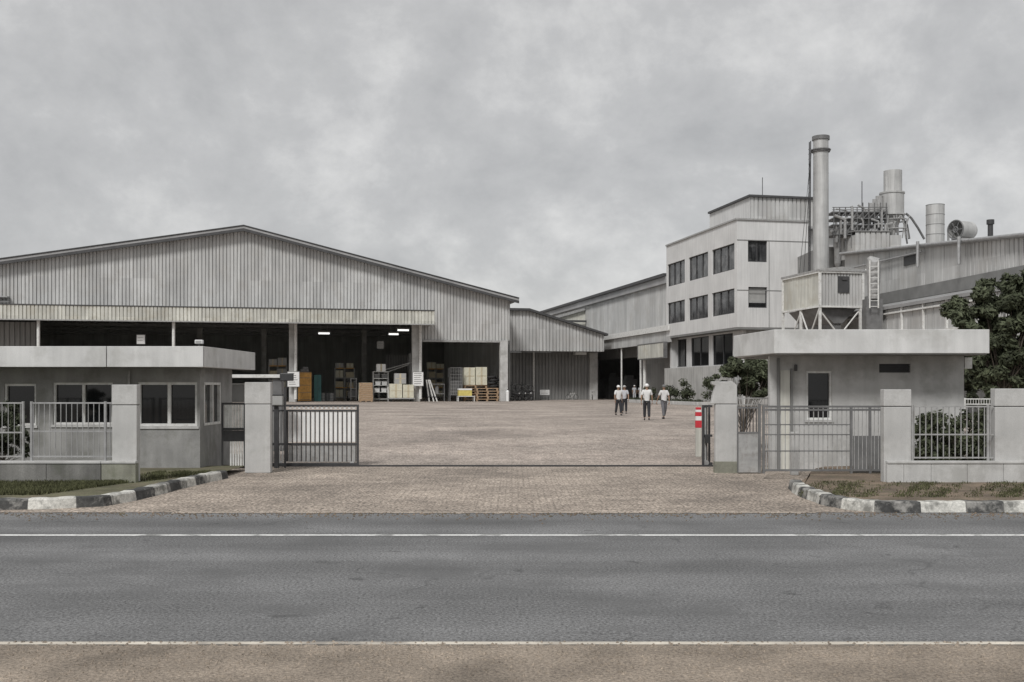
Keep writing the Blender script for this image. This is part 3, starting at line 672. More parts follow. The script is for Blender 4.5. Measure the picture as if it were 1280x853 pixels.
# pale gabled roof peeping over the annex
gs = thing('gable_lean_to', 'pale gable of a small roof peeping over the annex roof line', 'roof', W.loc(0, 30), A)
g = lambda px, py: (W.u(px, 30), W.z(py, W.u(px, 30), 30))
b = MB(); P = [g(676, 404), g(747, 384), g(764, 397), g(764, 420), g(676, 420)]; b.prism(P, 0, 5); b.build('wall', 'clad_pale', gs)
b = MB()
def bar(pa, pb, w=.35, y0=-.4, y1=5.2): b.prism([pa, pb, (pb[0], pb[1] + w), (pa[0], pa[1] + w)], y0, y1)
bar(g(672, 405), g(747, 383.6)); bar(g(747, 383.6), g(766, 398)); b.build('roof', 'grey_steel', gs)
b = MB(); q = g(765, 397); b.tube((q[0] + .3, -.6, q[1] - 3.2), (q[0] + .3, -.6, q[1] + .1), .25, n=10); b.tube((q[0] + .3, -.6, q[1] + .1), (q[0] - 2.4, -.6, q[1] + 2.0), .22, n=10); b.build('downpipe', 'grey_steel', gs)
b = MB(); z4 = g(735, 402); b.box(g(690, 404)[0], g(758, 400)[0], -.8, -.41, z4[1] - .15, z4[1] + .1); b.build('gutter', 'trim', gs)

# ------------------------------------------------------------------ long hall
lh = thing('long_hall', 'long grey hall running back from the office with a dark banded eave', 'hall', W.loc(UL, 0), A)
ZT, ZF, ZW = 14.2, 13.15, 8.2
b = MB(); b.corr((0, 74), (0, V0), ZW, ZF, .42, .12, .1); b.build('side_wall', 'clad', lh)
b = MB(); b.box(-.35, .3, V0, 74, ZF, ZT - .3); b.build('eave_band', 'roof', lh)
b = MB(); b.box(-.6, 12, V0, 74.2, ZT - .29, ZT + .05); b.build('roof', 'trim', lh)
vd0, vd1 = W.v(800, UL), W.v(745, UL); zd = W.z(449, UL, vd1 - 8)
b = MB(ROTL(.16, 73.9)); b.wall(73.9 - V0, 0, ZT - .31, .3, [(73.9 - vd1, 73.9 - vd0, -.01, zd)]); b.build('lower_wall', 'clad_dark', lh)
b = MB(); b.box(14, 14.3, V0, 73.9, 0, ZT - .31); b.box(.47, 13.99, V0, V0 + .3, 0, ZT - .31); b.box(.47, 13.99, 73.6, 73.9, 0, ZT - .31); b.build('rear_wall', 'soffit', lh)
V1 = W.v(835, UL - 2.6)
b = MB(); b.box(-2.4, -.02, V1, 46, ZW - .55, ZW - .3); b.build('canopy', 'roof', lh)
b = MB(); b.box(-2.6, -2.41, V1, 46, ZW - .7, ZW - .1); b.build('canopy_edge', 'white_steel', lh)
b = MB(); b.box(-2.35, -2.2, V1, 16, ZW - 1.9, ZW - .72); b.build('canopy_apron', 'clad', lh)
for px, r in ((801, .13), (806, .2), (777, .1)):
    v = W.v(px, UL - 2.1); b = MB(); b.tube((-2.1, v, 0), (-2.1, v, ZW - .56), r, n=10); b.build('post', 'white_steel', lh)
for k, (px, hh) in enumerate(((752, 2.2), (764, 3.0), (785, 2.6))):
    v = W.v(px, UL + 2); b = MB(); b.box(1.4, 3, v - .8, v + .8, 0, hh); b.box(1.6, 2.6, v - .5, v + .5, hh + .002, hh + .5); b.build('machine', 'mid_steel', lh)
t = thing('blank_sign', 'blank pale box sign hung under the long hall canopy', 'sign', W.loc(UL - 2.75, W.v(814, UL - 2.75), W.z(448, UL - 2.75, W.v(814, UL - 2.75))), A)
sd = (W.v(798, UL - 2.75) - W.v(830, UL - 2.75)) / 2
b = MB(); b.box(-.1, .25, -sd, sd, 0, 1.55); b.build('panel', 'clad_pale', t, .03)
b = MB(); b.box(-.14, .28, -sd - .08, sd + .08, -.08, -.003); b.box(-.14, .28, -sd - .08, sd + .08, 1.553, 1.63); b.box(-.14, .28, -sd - .08, -sd - .003, -.003, 1.553); b.box(-.14, .28, sd + .003, sd + .08, -.003, 1.553); b.build('frame', 'mid_steel', t)

# ------------------------------------------------------------------ office building
O = Frame(921, 92, A)
of = thing('office_building', 'tall pale office block with three rows of dark windows and a ribbed rooftop room', 'office building', O.loc(0, 0), A)
vL = O.v(833, 0); uF = O.u(1010, 0); zTop = O.z(275, 0, 0); zBot = O.z(409, 0, 0)
rows = [(O.z(336.5, 0, .5), O.z(303.7, 0, .5)), (O.z(391.4, 0, .5), O.z(360.5, 0, .5))]
cols = [(834.5, 856), (861, 885), (890, 918)]
def windows(holes, mtx, depth, frame_w=.09, mull=None, panes='glass', parent=of, frame_m='trim'):
    for (x0, x1, z0, z1) in holes:
        b = MB(mtx); b.box(x0, x1, depth, depth + .05, z0, z1); w = b.build('window', panes, parent)
        b = MB(mtx); y0, y1 = depth - .08, depth - .003
        b.box(x0, x0 + frame_w, y0, y1, z0, z1); b.box(x1 - frame_w, x1, y0, y1, z0, z1)
        b.box(x0 + frame_w, x1 - frame_w, y0, y1, z0, z0 + frame_w); b.box(x0 + frame_w, x1 - frame_w, y0, y1, z1 - frame_w, z1)
        for f in (mull or []):
            xm = x0 + (x1 - x0) * f; b.box(xm - frame_w / 2, xm + frame_w / 2, y0, y1, z0 + frame_w, z1 - frame_w)
        b.build('frame', frame_m, w)
T1 = ROTL(0, vL); T1b = ROTL(-.0, vL)
holes = [(vL - O.v(a, 0), vL - O.v(c, 0), z0, z1) for (z0, z1) in rows for (a, c) in cols]
b = MB(T1); b.wall(vL, zBot, zTop, .35, holes); b.build('side_wall', 'office', of)
windows(holes, T1, .2, .07, (.33, .66), 'glass_curtain')
fh = [(O.u(935, 0), O.u(959, 0), O.z(327.7, 2, 0), O.z(301, 2, 0)), (O.u(935.5, 0), O.u(959, 0), O.z(385, 2, 0), O.z(359, 2, 0))]
b = MB(Matrix.Translation((.352, 0, 0))); b.wall(uF - .352, zBot, zTop, .35, [(h[0] - .352, h[1] - .352, h[2], h[3]) for h in fh]); b.build('front_wall', 'office', of)
windows(fh[:1], Matrix(), .22, .08, (.5,), 'glass_curtain'); windows(fh[1:], Matrix(), .22, .08, (), 'glass_blind')
b = MB()   # pane visible below the blind
h = fh[1]; b.box(h[0] + .1, h[1] - .1, .14, .21, h[2] + .1, h[2] + .45); b.build('window', 'glass', of)
b = MB(); b.box(0.02, uF, -.03, -.002, O.z(300.5, 0, 0), O.z(299.5, 0, 0)); b.box(O.u(961, 0), O.u(961.6, 0), -.025, -.001, zBot, O.z(301, 0, 0)); b.box(0.02, uF, -.03, -.002, O.z(358.8, 0, 0) - .3, O.z(358, 0, 0) - .3)
b.build('groove_strip', 'soffit', of)
b = MB(); b.box(-.12, uF + .1, -.12, .4, zTop + .003, zTop + .15); b.box(-.12, .4, .401, vL, zTop + .003, zTop + .15); b.build('parapet_cap', 'grey_steel', of)
b = MB(); b.box(.352, uF + 8, .352, vL - .01, zTop - .5, zTop - .3); b.build('roof', 'roof', of)
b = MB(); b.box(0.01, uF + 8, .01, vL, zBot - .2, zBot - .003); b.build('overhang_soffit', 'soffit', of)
b = MB(); b.box(uF + .01, uF + 9, 1.5, 1.9, 0, zTop - .2); b.box(uF + 8.6, uF + 9, 1.91, vL, 0, zTop - .2); b.box(.4, uF + 9, vL - .4, vL - .01, 0, zTop - .2); b.build('rear_wall', 'office', of)
b = MB(); b.tube((uF + .5, 1.3, 0), (uF + .5, 1.3, zTop - .6), .12, n=8); b.build('downpipe', 'grey_steel', of)
# recessed ground storey
u2 = 1.0; zr0, zr1 = O.z(455.5, u2, 3), O.z(420, u2, 3)
T2 = ROTL(u2, vL - .3); L2 = vL - .3 - .9
h3 = [(vL - .3 - O.v(a, u2), vL - .3 - O.v(c, u2), zr0, zBot - .35) for a, c in ((838, 858), (864, 886), (891, 916))]
b = MB(T2); b.wall(L2, 0, zBot - .21, .3, h3); b.build('lower_wall', 'office', of)
windows(h3, T2, .15, .08, (.5,))
b = MB(); b.box(u2 + .302, uF + 8, .9, 1.2, 0, zBot - .21); b.build('lower_wall', 'office_lo', of)
b = MB(); b.box(-.3, .0, .6, O.v(830.5, -.3), 0, O.z(457.5, 0, 4)); b.build('plinth_wall', 'office_lo', of, .02)
# rooftop room
q0 = O.u(938, 2.4); q1 = O.u(1016.5, 2.4); zq = O.z(246.5, q0, 2.4); vq = O.v(887, q0)
b = MB(); b.corr((q0, 2.4), (q1, 2.4), zTop - .5, zq, .42, .12, .1); b.build('rooftop_room', 'clad', of)
b = MB(); b.corr((q0, vq), (q0, 2.4), zTop - .5, zq, 3, .06, .05); b.box(q1 - .05, q1, 2.5, vq, zTop - .5, zq); b.build('rooftop_room_side', 'office', of)
b = MB(); b.box(q0 - .2, q1 + .2, 2.2, vq, zq + .005, zq + .2); b.build('rooftop_roof', 'trim', of)
b = MB(); uu = O.u(953, 4); b.tube((uu, 4, zq + .2), (uu, 4, O.z(222, uu, 4)), .035, n=5); b.build('antenna', 'dark_steel', of)

# ------------------------------------------------------------------ chimney
Yc = 78; cx = X(1026, Yc)
ch = thing('chimney', 'tall pale metal chimney stack with a collar beside the office', 'chimney', (cx, Yc, .4))
zt = Z(175.5, Yc) - .4; r0, r1 = 10.2 / FPX * Yc, 9.2 / FPX * Yc
b = MB(); N = 16
for i in range(N):
    a, c = i / N, (i + 1) / N
    b.tube((0, 0, zt * a), (0, 0, zt * c - .012), r0 + (r1 - r0) * a, r0 + (r1 - r0) * c, 28, False)
    b.tube((0, 0, zt * c - .03), (0, 0, zt * c), r0 + (r1 - r0) * c + .006, r0 + (r1 - r0) * c + .006, 28)
b.build('stack', 'stack', ch)
b = MB(); zz = Z(188, Yc) - .4; b.ring((0, 0, zz), r1 + .12, .07, 'z', 28); b.ring((0, 0, zz - .12), r1 + .08, .05, 'z', 28); b.build('collar', 'mid_steel', ch)
b = MB(); b.tube((0, 0, zt + .002), (0, 0, zt + .28), r1 + .09, n=28); b.build('cap', 'mid_steel', ch)
b = MB()
for sx in (-.17, .17): b.tube((-r0 - .28, sx, 2), (-r0 - .2, sx, zt - .1), .04, n=5)
for i in range(48): z = 2.3 + i * (zt - 2.6) / 48; b.tube((-r0 - .26, -.17, z), (-r0 - .26, .17, z), .022, n=4)
b.build('ladder', 'dark_steel', ch)
b = MB(); b.tube((-r0 - .6, .3, zz - 9.5), (-r1 - .1, .2, zz), .025, n=4); b.tube((-r0 - .9, .4, zz - 9.5), (-r1 - .12, .2, zz - .1), .02, n=4); b.build('guy_wire', 'dark_steel', ch)

# ------------------------------------------------------------------ dust filter house on stilts
Fh = Frame(1025, 66, A)
fl = thing('filter_house', 'corrugated filter house on braced steel stilts behind the right gatehouse', 'filter house', Fh.loc(0, 0), A)
uw = Fh.u(1078, 0); vv = Fh.v(979, 0); z0, z1 = Fh.z(382, 0, 0), Fh.z(339, 0, 0)
b = MB(); b.corr((0, 0), (uw, 0), z0, z1, .21, .06, .06); b.build('front_wall', 'clad', fl)
b = MB(); b.corr((0, vv), (0, 0), z0, z1, 1.2, .03, .03); b.box(uw - .04, uw, .05, vv, z0, z1); b.box(.02, uw, vv - .04, vv, z0, z1); b.build('side_wall', 'clad_pale', fl)
b = MB(); b.prism([(-.12, z1), (uw + .12, z1), (uw + .12, z1 + .12), (uw * .5, z1 + .3), (-.12, z1 + .12)], -.15, vv + .1); b.build('roof', 'grey_steel', fl)
b = MB()
for zz in (z0 - .12, z1 - .1): b.box(-.06, uw + .06, -.1, -.01 if zz > z0 else .05, zz, zz + .11); b.box(-.1, -.01 if zz > z0 else .05, -.0, vv, zz, zz + .11)
for x, y in ((-.02, -.02), (uw + .02, -.02), (-.02, vv)): b.box(x - .07, x + .07, y - .07, y + .07, z0, z1)
b.build('frame', 'white_steel', fl)
b = MB(); b.box(uw * .42, uw * .68, -.06, .02, z1 - 1.35, z1 - .3); b.box(uw * .5, uw * .62, -.12, -.07, z1 - .55, z1 - .35); b.build('hatch', 'trim', fl)
b = MB(); b.path([(uw + .18, -.1, z1 + .15), (uw + .45, -.1, z1 - .2), (uw + .45, -.1, 2)], .09, 8); b.build('pipe', 'white_steel', fl)
for (x, y) in ((0, 0), (uw - .15, 0), (0, vv), (uw - .15, vv), (0, vv * .5)):
    b = MB(); b.box(x - .07, x + .07, y - .07, y + .07, 0, z0 - .12); b.build('leg', 'white_steel', fl)
b = MB()
def brace(p, q): b.tube(p, q, .05, n=5)
zl = 3.2
brace((0, .1, zl), (uw - .1, .1, z0 - .2)); brace((uw - .1, .18, zl), (0, .18, z0 - .2)); brace((.0, vv, zl), (.0, vv * .5, z0 - .2)); brace((0, vv * .5, z0 - .2), (0, .2, zl)); brace((0, 0.1, z0 - .2), (0, vv * .5, zl)); brace((0, .1, 3.1), (uw, .1, 3.1)); brace((0, .1, 3.1), (0, vv, 3.1))
b.build('brace', 'white_steel', fl)
b = MB(); b.prism([(.2, z0 - .13), (uw - .2, z0 - .13), (uw * .6, z0 - 1.1), (uw * .4, z0 - 1.1)], .4, vv - .4); b.box(uw * .42, uw * .58, .5, vv - .5, 3.6, z0 - 1.1); b.build('hopper', 'mid_steel', fl)

# duct drum and ladder right of the filter house
dr = thing('duct_drum', 'grey curved duct drum with a steel ladder beside the filter house', 'duct', (X(1092, 64), 64, .4))
b = MB(); rr = 9 / FPX * 64; zz0, zz1 = Z(374, 64) - .4, Z(329, 64) - .4
b.tube((0, 0, zz0), (0, 0, zz1), rr * .75, rr, 20); b.tube((0, 0, zz1), (-.3, 0, zz1 + .35), rr, rr * .3, 20); b.build('drum', 'grey_steel', dr)
b = MB(); b.box(-.5, .5, -.2, .6, 0, zz0); b.build('base', 'mid_steel', dr)
b = MB()
for x in (-.42, .1): b.tube((x, -.55, zz0 - .6), (x, -.55, zz1 + .1), .045, n=5)
for k in range(8): z = zz0 - .5 + k * .35; b.tube((-.42, -.55, z), (.1, -.55, z), .025, n=4)
b.build('ladder', 'white_steel', dr)

# ------------------------------------------------------------------ right hall
Rf = Frame(1097, 70, math.atan(.0985))
rh = thing('process_hall', 'grey panelled hall with a roof pipe and a lean-to behind the right trees', 'hall', Rf.loc(0, 0), Rf.a)
va, vb = Rf.v(1056, 0), Rf.v(1400, 0); zwb = Rf.z(368, 0, 0)
va2 = Rf.v(1062, 0); v80 = Rf.v(1280, 0); zA = Rf.z(319, 0, va2); zB = Rf.z(297, 0, v80)
rt = lambda v: zB + (zA - zB) * (v - v80) / (va2 - v80)
vm = Rf.v(1209, 0)
b = MB(); b.corr((0, va), (0, vm), zwb, lambda q: rt(va - q), 2.35, .05, .05); b.build('panel_wall', 'clad', rh)
b = MB(); b.corr((0, vm - .02), (0, vb), zwb, lambda q: rt(vm - .02 - q), .42, .12, .08); b.build('ribbed_wall', 'clad', rh)
b = MB(); b.M = Matrix.Rotation(math.pi / 2, 4, 'Z'); 
pr = [(vb, rt(vb)), (va, rt(va)), (va, rt(va) + .18), (vb, rt(vb) + .18)]
b.prism(pr, -24, .3); b.build('roof', 'roof', rh)
b = MB(); b.tube((-.35, vb, rt(vb) + .12), (-.35, va, rt(va) + .12), .1, n=10); b.tube((-.25, Rf.v(1152, -.25), Rf.z(316, 0, Rf.v(1152, 0))), (-.25, va - .5, Rf.z(342, 0, va) + .2), .06, n=8); b.build('roof_pipe', 'steel', rh)
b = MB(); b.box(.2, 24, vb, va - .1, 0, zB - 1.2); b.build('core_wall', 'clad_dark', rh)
b = MB(); b.box(-.08, .19, vb, va - .05, zwb - .75, zwb - .01); b.build('dark_band', 'soffit', rh)  # dark grey band between the wall foot and the lean-to roof
b = MB(); vz = (Rf.v(1131, 0), Rf.v(1149, 0)); b.box(-.08, -.005, vz[1], vz[0], Rf.z(333, 0, vz[0]), Rf.z(321, 0, vz[0])); b.build('vent', 'trim', rh)
b = MB(); b.M = Matrix.Rotation(0, 4, 'Z')
zl1 = zwb - .76; b.prism([(-2.4, zl1 - .55), (-.1, zl1 - .02), (-.1, zl1 - .2), (-2.4, zl1 - .75)], vb, va - 2.5); b.build('lean_to_roof', 'roof', rh)
b = MB(); b.corr((-2.2, va - 2.6), (-2.2, vb), zl1 - 3.2, zl1 - .76, .8, .06, .05); b.build('lean_to_wall', 'clad', rh)
b = MB()
for k in range(7):
    v = va - 3 - k * 2.6; b.box(-2.34, -2.22, v - .05, v + .05, zl1 - 3.2, zl1 - .6)
b.box(-2.36, -2.22, vb, va - 2.6, zl1 - 1.05, zl1 - .95); b.box(-2.36, -2.22, vb, va - 2.6, zl1 - 2.4, zl1 - 2.3); b.build('lean_to_frame', 'white_steel', rh)
# steel post and vents on the roof edge
for px, nm, m in ((1152, 'vent_pipe', 'steel'), (1204, 'vent_pipe', 'steel')):
    v = Rf.v(px, -.3); b = MB(); b.tube((-.55, v, rt(v) - 1.2), (-.55, v, rt(v) + .35), .1, n=8); b.build(nm, m, rh)
v = Rf.v(1238, .4); b = MB(); b.tube((.4, v, rt(v) + .15), (.4, v, rt(v) + .95), .14, n=10); b.tube((.4, v, rt(v) + .95), (.4, v, rt(v) + 1.2), .2, n=10); b.build('roof_vent', 'dark_steel', rh)

# rooftop plant standing on a process tower behind
Yp = 84
pt = thing('process_tower', 'steel process tower with a silo, cyclones, pipes and walkways above the hall', 'process tower', (X(1100, Yp), Yp, .4))
k = Yp / FPX; zp = lambda py: Z(py, Yp) - .4; xp = lambda px: (px - 1100) * k
b = MB(); b.tube((xp(1115), 0, zp(268)), (xp(1115), 0, zp(243)), 14.3 * k, n=28); b.tube((xp(1115), 0, zp(243) + .003), (xp(1115), 0, zp(241)), 15.3 * k, n=28); b.tube((xp(1115), 0, zp(270)), (xp(1115), 0, zp(268) - .003), 15.3 * k, n=28); b.build('silo', 'stack', pt)
b = MB(); b.tube((xp(1116), 0, zp(241) + .005), (xp(1116), 0, zp(214)), 11 * k, n=24); b.tube((xp(1107), -.3, zp(241)), (xp(1107), -.3, zp(222)), 3 * k, n=10); b.build('silo_head', 'stack', pt)
b = MB(); b.tube((xp(1115), 0, zp(296)), (xp(1115), 0, zp(270) - .005), 3 * k, 12 * k, 20); b.build('silo_cone', 'stack', pt)
b = MB()
for i in range(8):
    a = 2 * math.pi * i / 8; b.tube((xp(1115) + 19 * k * math.cos(a), 19 * k * math.sin(a), zp(305)), (xp(1115) + 14 * k * math.cos(a), 14 * k * math.sin(a), zp(269)), .07, n=5)
b.path([(xp(1130), -.4, zp(268)), (xp(1137), -.4, zp(274)), (xp(1145), -.4, zp(286)), (xp(1153), -.4, zp(300))], .09, 6)
b.path([(xp(1130), .4, zp(272)), (xp(1136), .4, zp(280)), (xp(1139), .4, zp(298))], .09, 6)
b.build('silo_leg', 'mid_steel', pt)
b = MB(); rnd = random.Random(11)
for py in (268, 276, 284, 296):
    b.box(xp(1036), xp(1104), -.9, .9, zp(py), zp(py) + .08)
for i in range(10):
    x = xp(1038 + i * 7.2); b.tube((x, -.9, zp(312)), (x, -.9, zp(262 if i < 5 else 256)), .045, n=4)
    if i < 9: b.tube((x, -.9, zp(296)), (x + 7.2 * k, -.9, zp(284)), .04, n=4); b.tube((x, -.9, zp(276)), (x + 7.2 * k, -.9, zp(268)), .04, n=4)
for py in (262, 265): b.tube((xp(1036), -.95, zp(py)), (xp(1104), -.95, zp(py)), .04, n=4)
b.build('walkway', 'mid_steel', pt)
for px, py0, py1, r in ((1084, 282, 262, 4), (1093, 280, 250, 3.4), (1098, 262, 246, 4.5), (1089, 266, 255, 4.5), (1060, 291, 278, 5), (1071, 292, 282, 4), (1046, 330, 300, 4)):
    b = MB(); b.tube((xp(px), -.2, zp(py0)), (xp(px), -.2, zp(py1)), r * k, n=14); b.tube((xp(px), -.2, zp(py0 + 8)), (xp(px), -.2, zp(py0) - .003), r * k * .3, r * k, 14); b.build('cyclone', 'grey_steel', pt)
b = MB()
b.path([(xp(1036), -.5, zp(292)), (xp(1050), -.5, zp(284)), (xp(1066), -.5, zp(276)), (xp(1078), -.5, zp(268)), (xp(1092), -.5, zp(266))], .16, 8)
b.path([(xp(1038), -.3, zp(276)), (xp(1048), -.3, zp(270)), (xp(1060), -.3, zp(268))], .12, 8)
b.path([(xp(1042), -.7, zp(305)), (xp(1044), -.7, zp(288)), (xp(1056), -.7, zp(280))], .14, 8)
b.build('pipe', 'grey_steel', pt)
b = MB()
for k_ in range(14):
    x_ = 1042 + k_ * 4.6; y_ = rnd.uniform(-1.1, -.3); a_, c_ = rnd.uniform(286, 304), rnd.uniform(262, 284)
    b.path([(xp(x_), y_, zp(a_)), (xp(x_), y_, zp(c_)), (xp(x_ + rnd.uniform(-14, 14)), y_, zp(c_ - rnd.uniform(0, 5)))], rnd.uniform(.05, .12), 6)
for k_ in range(7): x_ = 1106 + k_ * 4; b.path([(xp(x_), -1.0, zp(300)), (xp(x_ + rnd.uniform(-4, 4)), -1.0, zp(284)), (xp(x_ + rnd.uniform(-6, 6)), -1, zp(272))], .05, 5)
for py in (276, 288): b.ring((xp(1116), 0, zp(py)), 18 * Yp / FPX, .05, 'z', 24, 4)
b.build('small_pipes', 'grey_steel', pt)
b = MB(); b.tube((xp(1079), .3, zp(300)), (xp(1079), .3, zp(226)), .035, n=5); b.build('antenna', 'dark_steel', pt)
b = MB(); b.corr((xp(1062), -1.4), (xp(1104), -1.4), zp(325), zp(293), .42, .1, .08); b.corr((xp(1050), 1.2), (xp(1062), -1.4), zp(325), zp(297), .42, .1, .08); b.build('clad_box', 'clad', pt)
b = MB(); b.slab([(xp(1050), 1.2), (xp(1061), -1.5), (xp(1105), -1.5), (xp(1105), 2.2), (xp(1050), 2.2)], zp(293) + .01, zp(292)); b.build('box_roof', 'grey_steel', pt)
b = MB(); b.box(xp(1036), xp(1160), 2.3, 12, 0, zp(304)); b.box(xp(1064), xp(1160), -1.2, 2.29, 0, zp(318)); b.build('tower_wall', 'clad_dark', pt)
b = MB(); b.box(xp(1105), xp(1119), -1.3, 1, zp(318), zp(297)); b.build('clad_box', 'clad', pt)

tk = thing('vent_stack', 'short wide pale vent stack on the hall roof right of the process tower', 'vent stack', (X(1169, 78), 78, .4))
k = 78 / FPX
b = MB(); zz0, zz1 = Z(306, 78) - .4, Z(256.5, 78) - .4; r = 11 * k
for i in range(4): b.tube((0, 0, zz0 + (zz1 - zz0) * i / 4), (0, 0, zz0 + (zz1 - zz0) * (i + 1) / 4 - .03), r, n=24)
b.build('shell', 'stack', tk)
b = MB()
for i in range(1, 5): b.tube((0, 0, zz0 + (zz1 - zz0) * i / 4 - .029), (0, 0, zz0 + (zz1 - zz0) * i / 4), r + .015, n=24)
b.build('flange', 'mid_steel', tk)
b = MB(); b.box(-r - .2, r + .5, -1, 1, 0, zz0); b.tube((r + .2, -.3, zz0), (r + .2, -.3, zz0 + .9), .08, n=6); b.build('base', 'clad_dark', tk)
Yd = 72; k = Yd / FPX
dm = thing('fan_drum', 'horizontal fan drum with an open round end on the hall roof', 'fan', (X(1202, Yd), Yd, .4), R(-62))
zc = Z(288, Yd) - .4; r = 11.5 * k
b = MB(); b.tube((0, -.62, zc), (0, .8, zc), r, n=28, caps=False); b.tube((0, .8, zc), (0, 1.0, zc), r, r * .8, 28); b.build('drum', 'stack', dm)
b = MB(); b.ring((0, -.63, zc), r, .05, 'y', 28); b.ring((0, -.6, zc), r * .3, .04, 'y', 14)
for i in range(6):
    a = i * math.pi / 3; b.tube((0, -.6, zc), (r * math.cos(a), -.6, zc + r * math.sin(a)), .035, n=4)
b.build('grille', 'mid_steel', dm)
b = MB(); b.tube((0, .1, zc), (0, .14, zc), r * .97, n=24); b.build('fan_plate', 'soffit', dm)
b = MB(); b.box(-.45, .45, -.5, .8, 0, zc - r + .03); b.build('cradle', 'grey_steel', dm)

# ------------------------------------------------------------------ gatehouses
def flat_window(parent, x0, x1, z0, z1, y, splits=(), m='glass', fw=.045, sill=True):
    b = MB(); b.box(x0, x1, y + .06, y + .09, z0, z1); w = b.build('window', m, parent)
    b = MB(); b.box(x0 - .0, x0 + fw, y - .012, y + .058, z0, z1); b.box(x1 - fw, x1, y - .012, y + .058, z0, z1); b.box(x0 + fw, x1 - fw, y - .012, y + .058, z1 - fw, z1); b.box(x0 + fw, x1 - fw, y - .012, y + .058, z0, z0 + fw)
    for s_ in splits: xm = x0 + (x1 - x0) * s_; b.box(xm - fw * .6, xm + fw * .6, y - .012, y + .058, z0 + fw, z1 - fw)
    b.build('frame', 'white_steel', w)
    if sill: b = MB(); b.box(x0 - .04, x1 + .04, y - .08, y + .05, z0 - .06, z0 - .004); b.build('sill', 'conc', w)
# right
Yg = 25.2
rg = thing('gatehouse', 'small rendered gatehouse with a thick pale flat roof right of the drive', 'gatehouse', (X(962, Yg), Yg, 0))
ox = X(962, Yg); LX = X(1205, Yg) - ox
wz = lambda py: Z(py, Yg); wx = lambda px: X(px, Yg) - ox
hol = [(wx(1008), wx(1040), wz(525), wz(464)), (wx(1099), wx(1138), wz(466), wz(455))]
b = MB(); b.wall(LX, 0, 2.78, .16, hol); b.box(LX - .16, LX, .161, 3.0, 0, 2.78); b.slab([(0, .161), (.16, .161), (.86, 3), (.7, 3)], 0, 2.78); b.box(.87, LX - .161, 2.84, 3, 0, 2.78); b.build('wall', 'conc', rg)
flat_window(rg, *hol[0], .05, fw=.05)
b = MB(); b.box(hol[1][0], hol[1][1], .1, .13, hol[1][2], hol[1][3])
for i in range(5): z = hol[1][2] + .02 + i * (hol[1][3] - hol[1][2]) / 5; b.box(hol[1][0], hol[1][1], .03, .098, z, z + .012)
b.build('vent', 'trim', rg)
Yf = 24.2; zt0, zt1 = Z(442, Yf), Z(412, Yf)
xa, xb = X(968, Yf) - ox, X(1237, Yf) - ox; Yb = Yf * 72 / 64.; xc = X(917, Yb) - ox
b = MB(); yA = Yf - Yg; yB = Yb - Yg
b.slab([(xa, yA), (xb, yA), (xb + .02, yB + 1.0), (xc + .32, yB + 1.0), (xc, yB)], zt0, zt1); b.build('roof', 'fascia', rg, .012)
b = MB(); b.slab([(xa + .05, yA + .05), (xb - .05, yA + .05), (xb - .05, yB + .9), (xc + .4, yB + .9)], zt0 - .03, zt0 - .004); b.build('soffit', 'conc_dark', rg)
b = MB(); b.box(wx(975), wx(987), -.03, -.004, 0, wz(463)); b.build('door', 'clad_pale', rg)
b = MB(); b.box(wx(971), wx(974), -.06, -.004, 0, 2.7); b.box(wx(988), wx(990.5), -.05, -.004, 0, wz(461)); b.build('downpipe', 'soffit', rg)
b = MB(); b.box(LX + .02, LX + .2, .0, .3, wz(461), wz(447)); b.tube((LX, .1, wz(450)), (LX + .03, .1, wz(450)), .03, n=6); b.build('floodlight', 'white_steel', rg)
b = MB(); b.box(wx(993), wx(996), -.05, -.004, wz(464), wz(456)); b.build('lamp', 'trim', rg)
# left
Yg2 = 24.3
lg = thing('gatehouse', 'dark walled gatehouse with wide corner windows and pale flat roof left of the drive', 'gatehouse', (X(250, Yg2), Yg2, 0))
ox2 = X(250, Yg2); lx = lambda px: X(px, Yg2) - ox2; lz = lambda py: Z(py, Yg2)
x0l = -12.0
hl = [(lx(5), lx(45), lz(532), lz(480)), (lx(66), lx(141), lz(531), lz(478.5)), (lx(172), lx(246.5), lz(533), lz(478))]
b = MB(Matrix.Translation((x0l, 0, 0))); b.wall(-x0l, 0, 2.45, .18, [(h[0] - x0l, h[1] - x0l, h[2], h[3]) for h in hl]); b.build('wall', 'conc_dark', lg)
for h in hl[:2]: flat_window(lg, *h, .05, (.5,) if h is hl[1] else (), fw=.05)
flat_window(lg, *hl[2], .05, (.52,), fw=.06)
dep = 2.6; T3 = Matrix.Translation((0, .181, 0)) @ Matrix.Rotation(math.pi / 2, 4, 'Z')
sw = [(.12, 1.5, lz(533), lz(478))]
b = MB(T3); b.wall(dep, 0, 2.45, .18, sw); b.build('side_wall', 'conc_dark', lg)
b = MB(T3); x0, x1, z0, z1 = sw[0]; b.box(x0, x1, .06, .09, z0, z1); w = b.build('window', 'glass', lg)
b = MB(T3)
for xx in (x0, x1 - .06, x0 + (x1 - x0) * .5): b.box(xx, xx + .06, -.012, .058, z0, z1)
b.box(x0, x1, -.011, .057, z1 - .06, z1 - .001); b.box(x0, x1, -.011, .057, z0 + .001, z0 + .06); b.build('frame', 'white_steel', w)
b = MB(); b.box(x0l, -.18, dep, dep + .18, 0, 2.45); b.build('rear_wall', 'conc_dark', lg)
Yf2 = 23.3; za, zb_ = Z(459, Yf2), Z(433, Yf2); xr = X(255, Yf2) - ox2; Yb2 = Yf2 * 51 / 43; xr2 = X(319, Yb2) - ox2
for (px0, px1) in ((-300, 132.5), (133.5, 254)):
    b = MB(); b.box(X(px0, Yf2) - ox2, X(px1, Yf2) - ox2, Yf2 - Yg2, Yf2 - Yg2 + .3, za, zb_); b.build('roof_fascia', 'fascia', lg, .01)
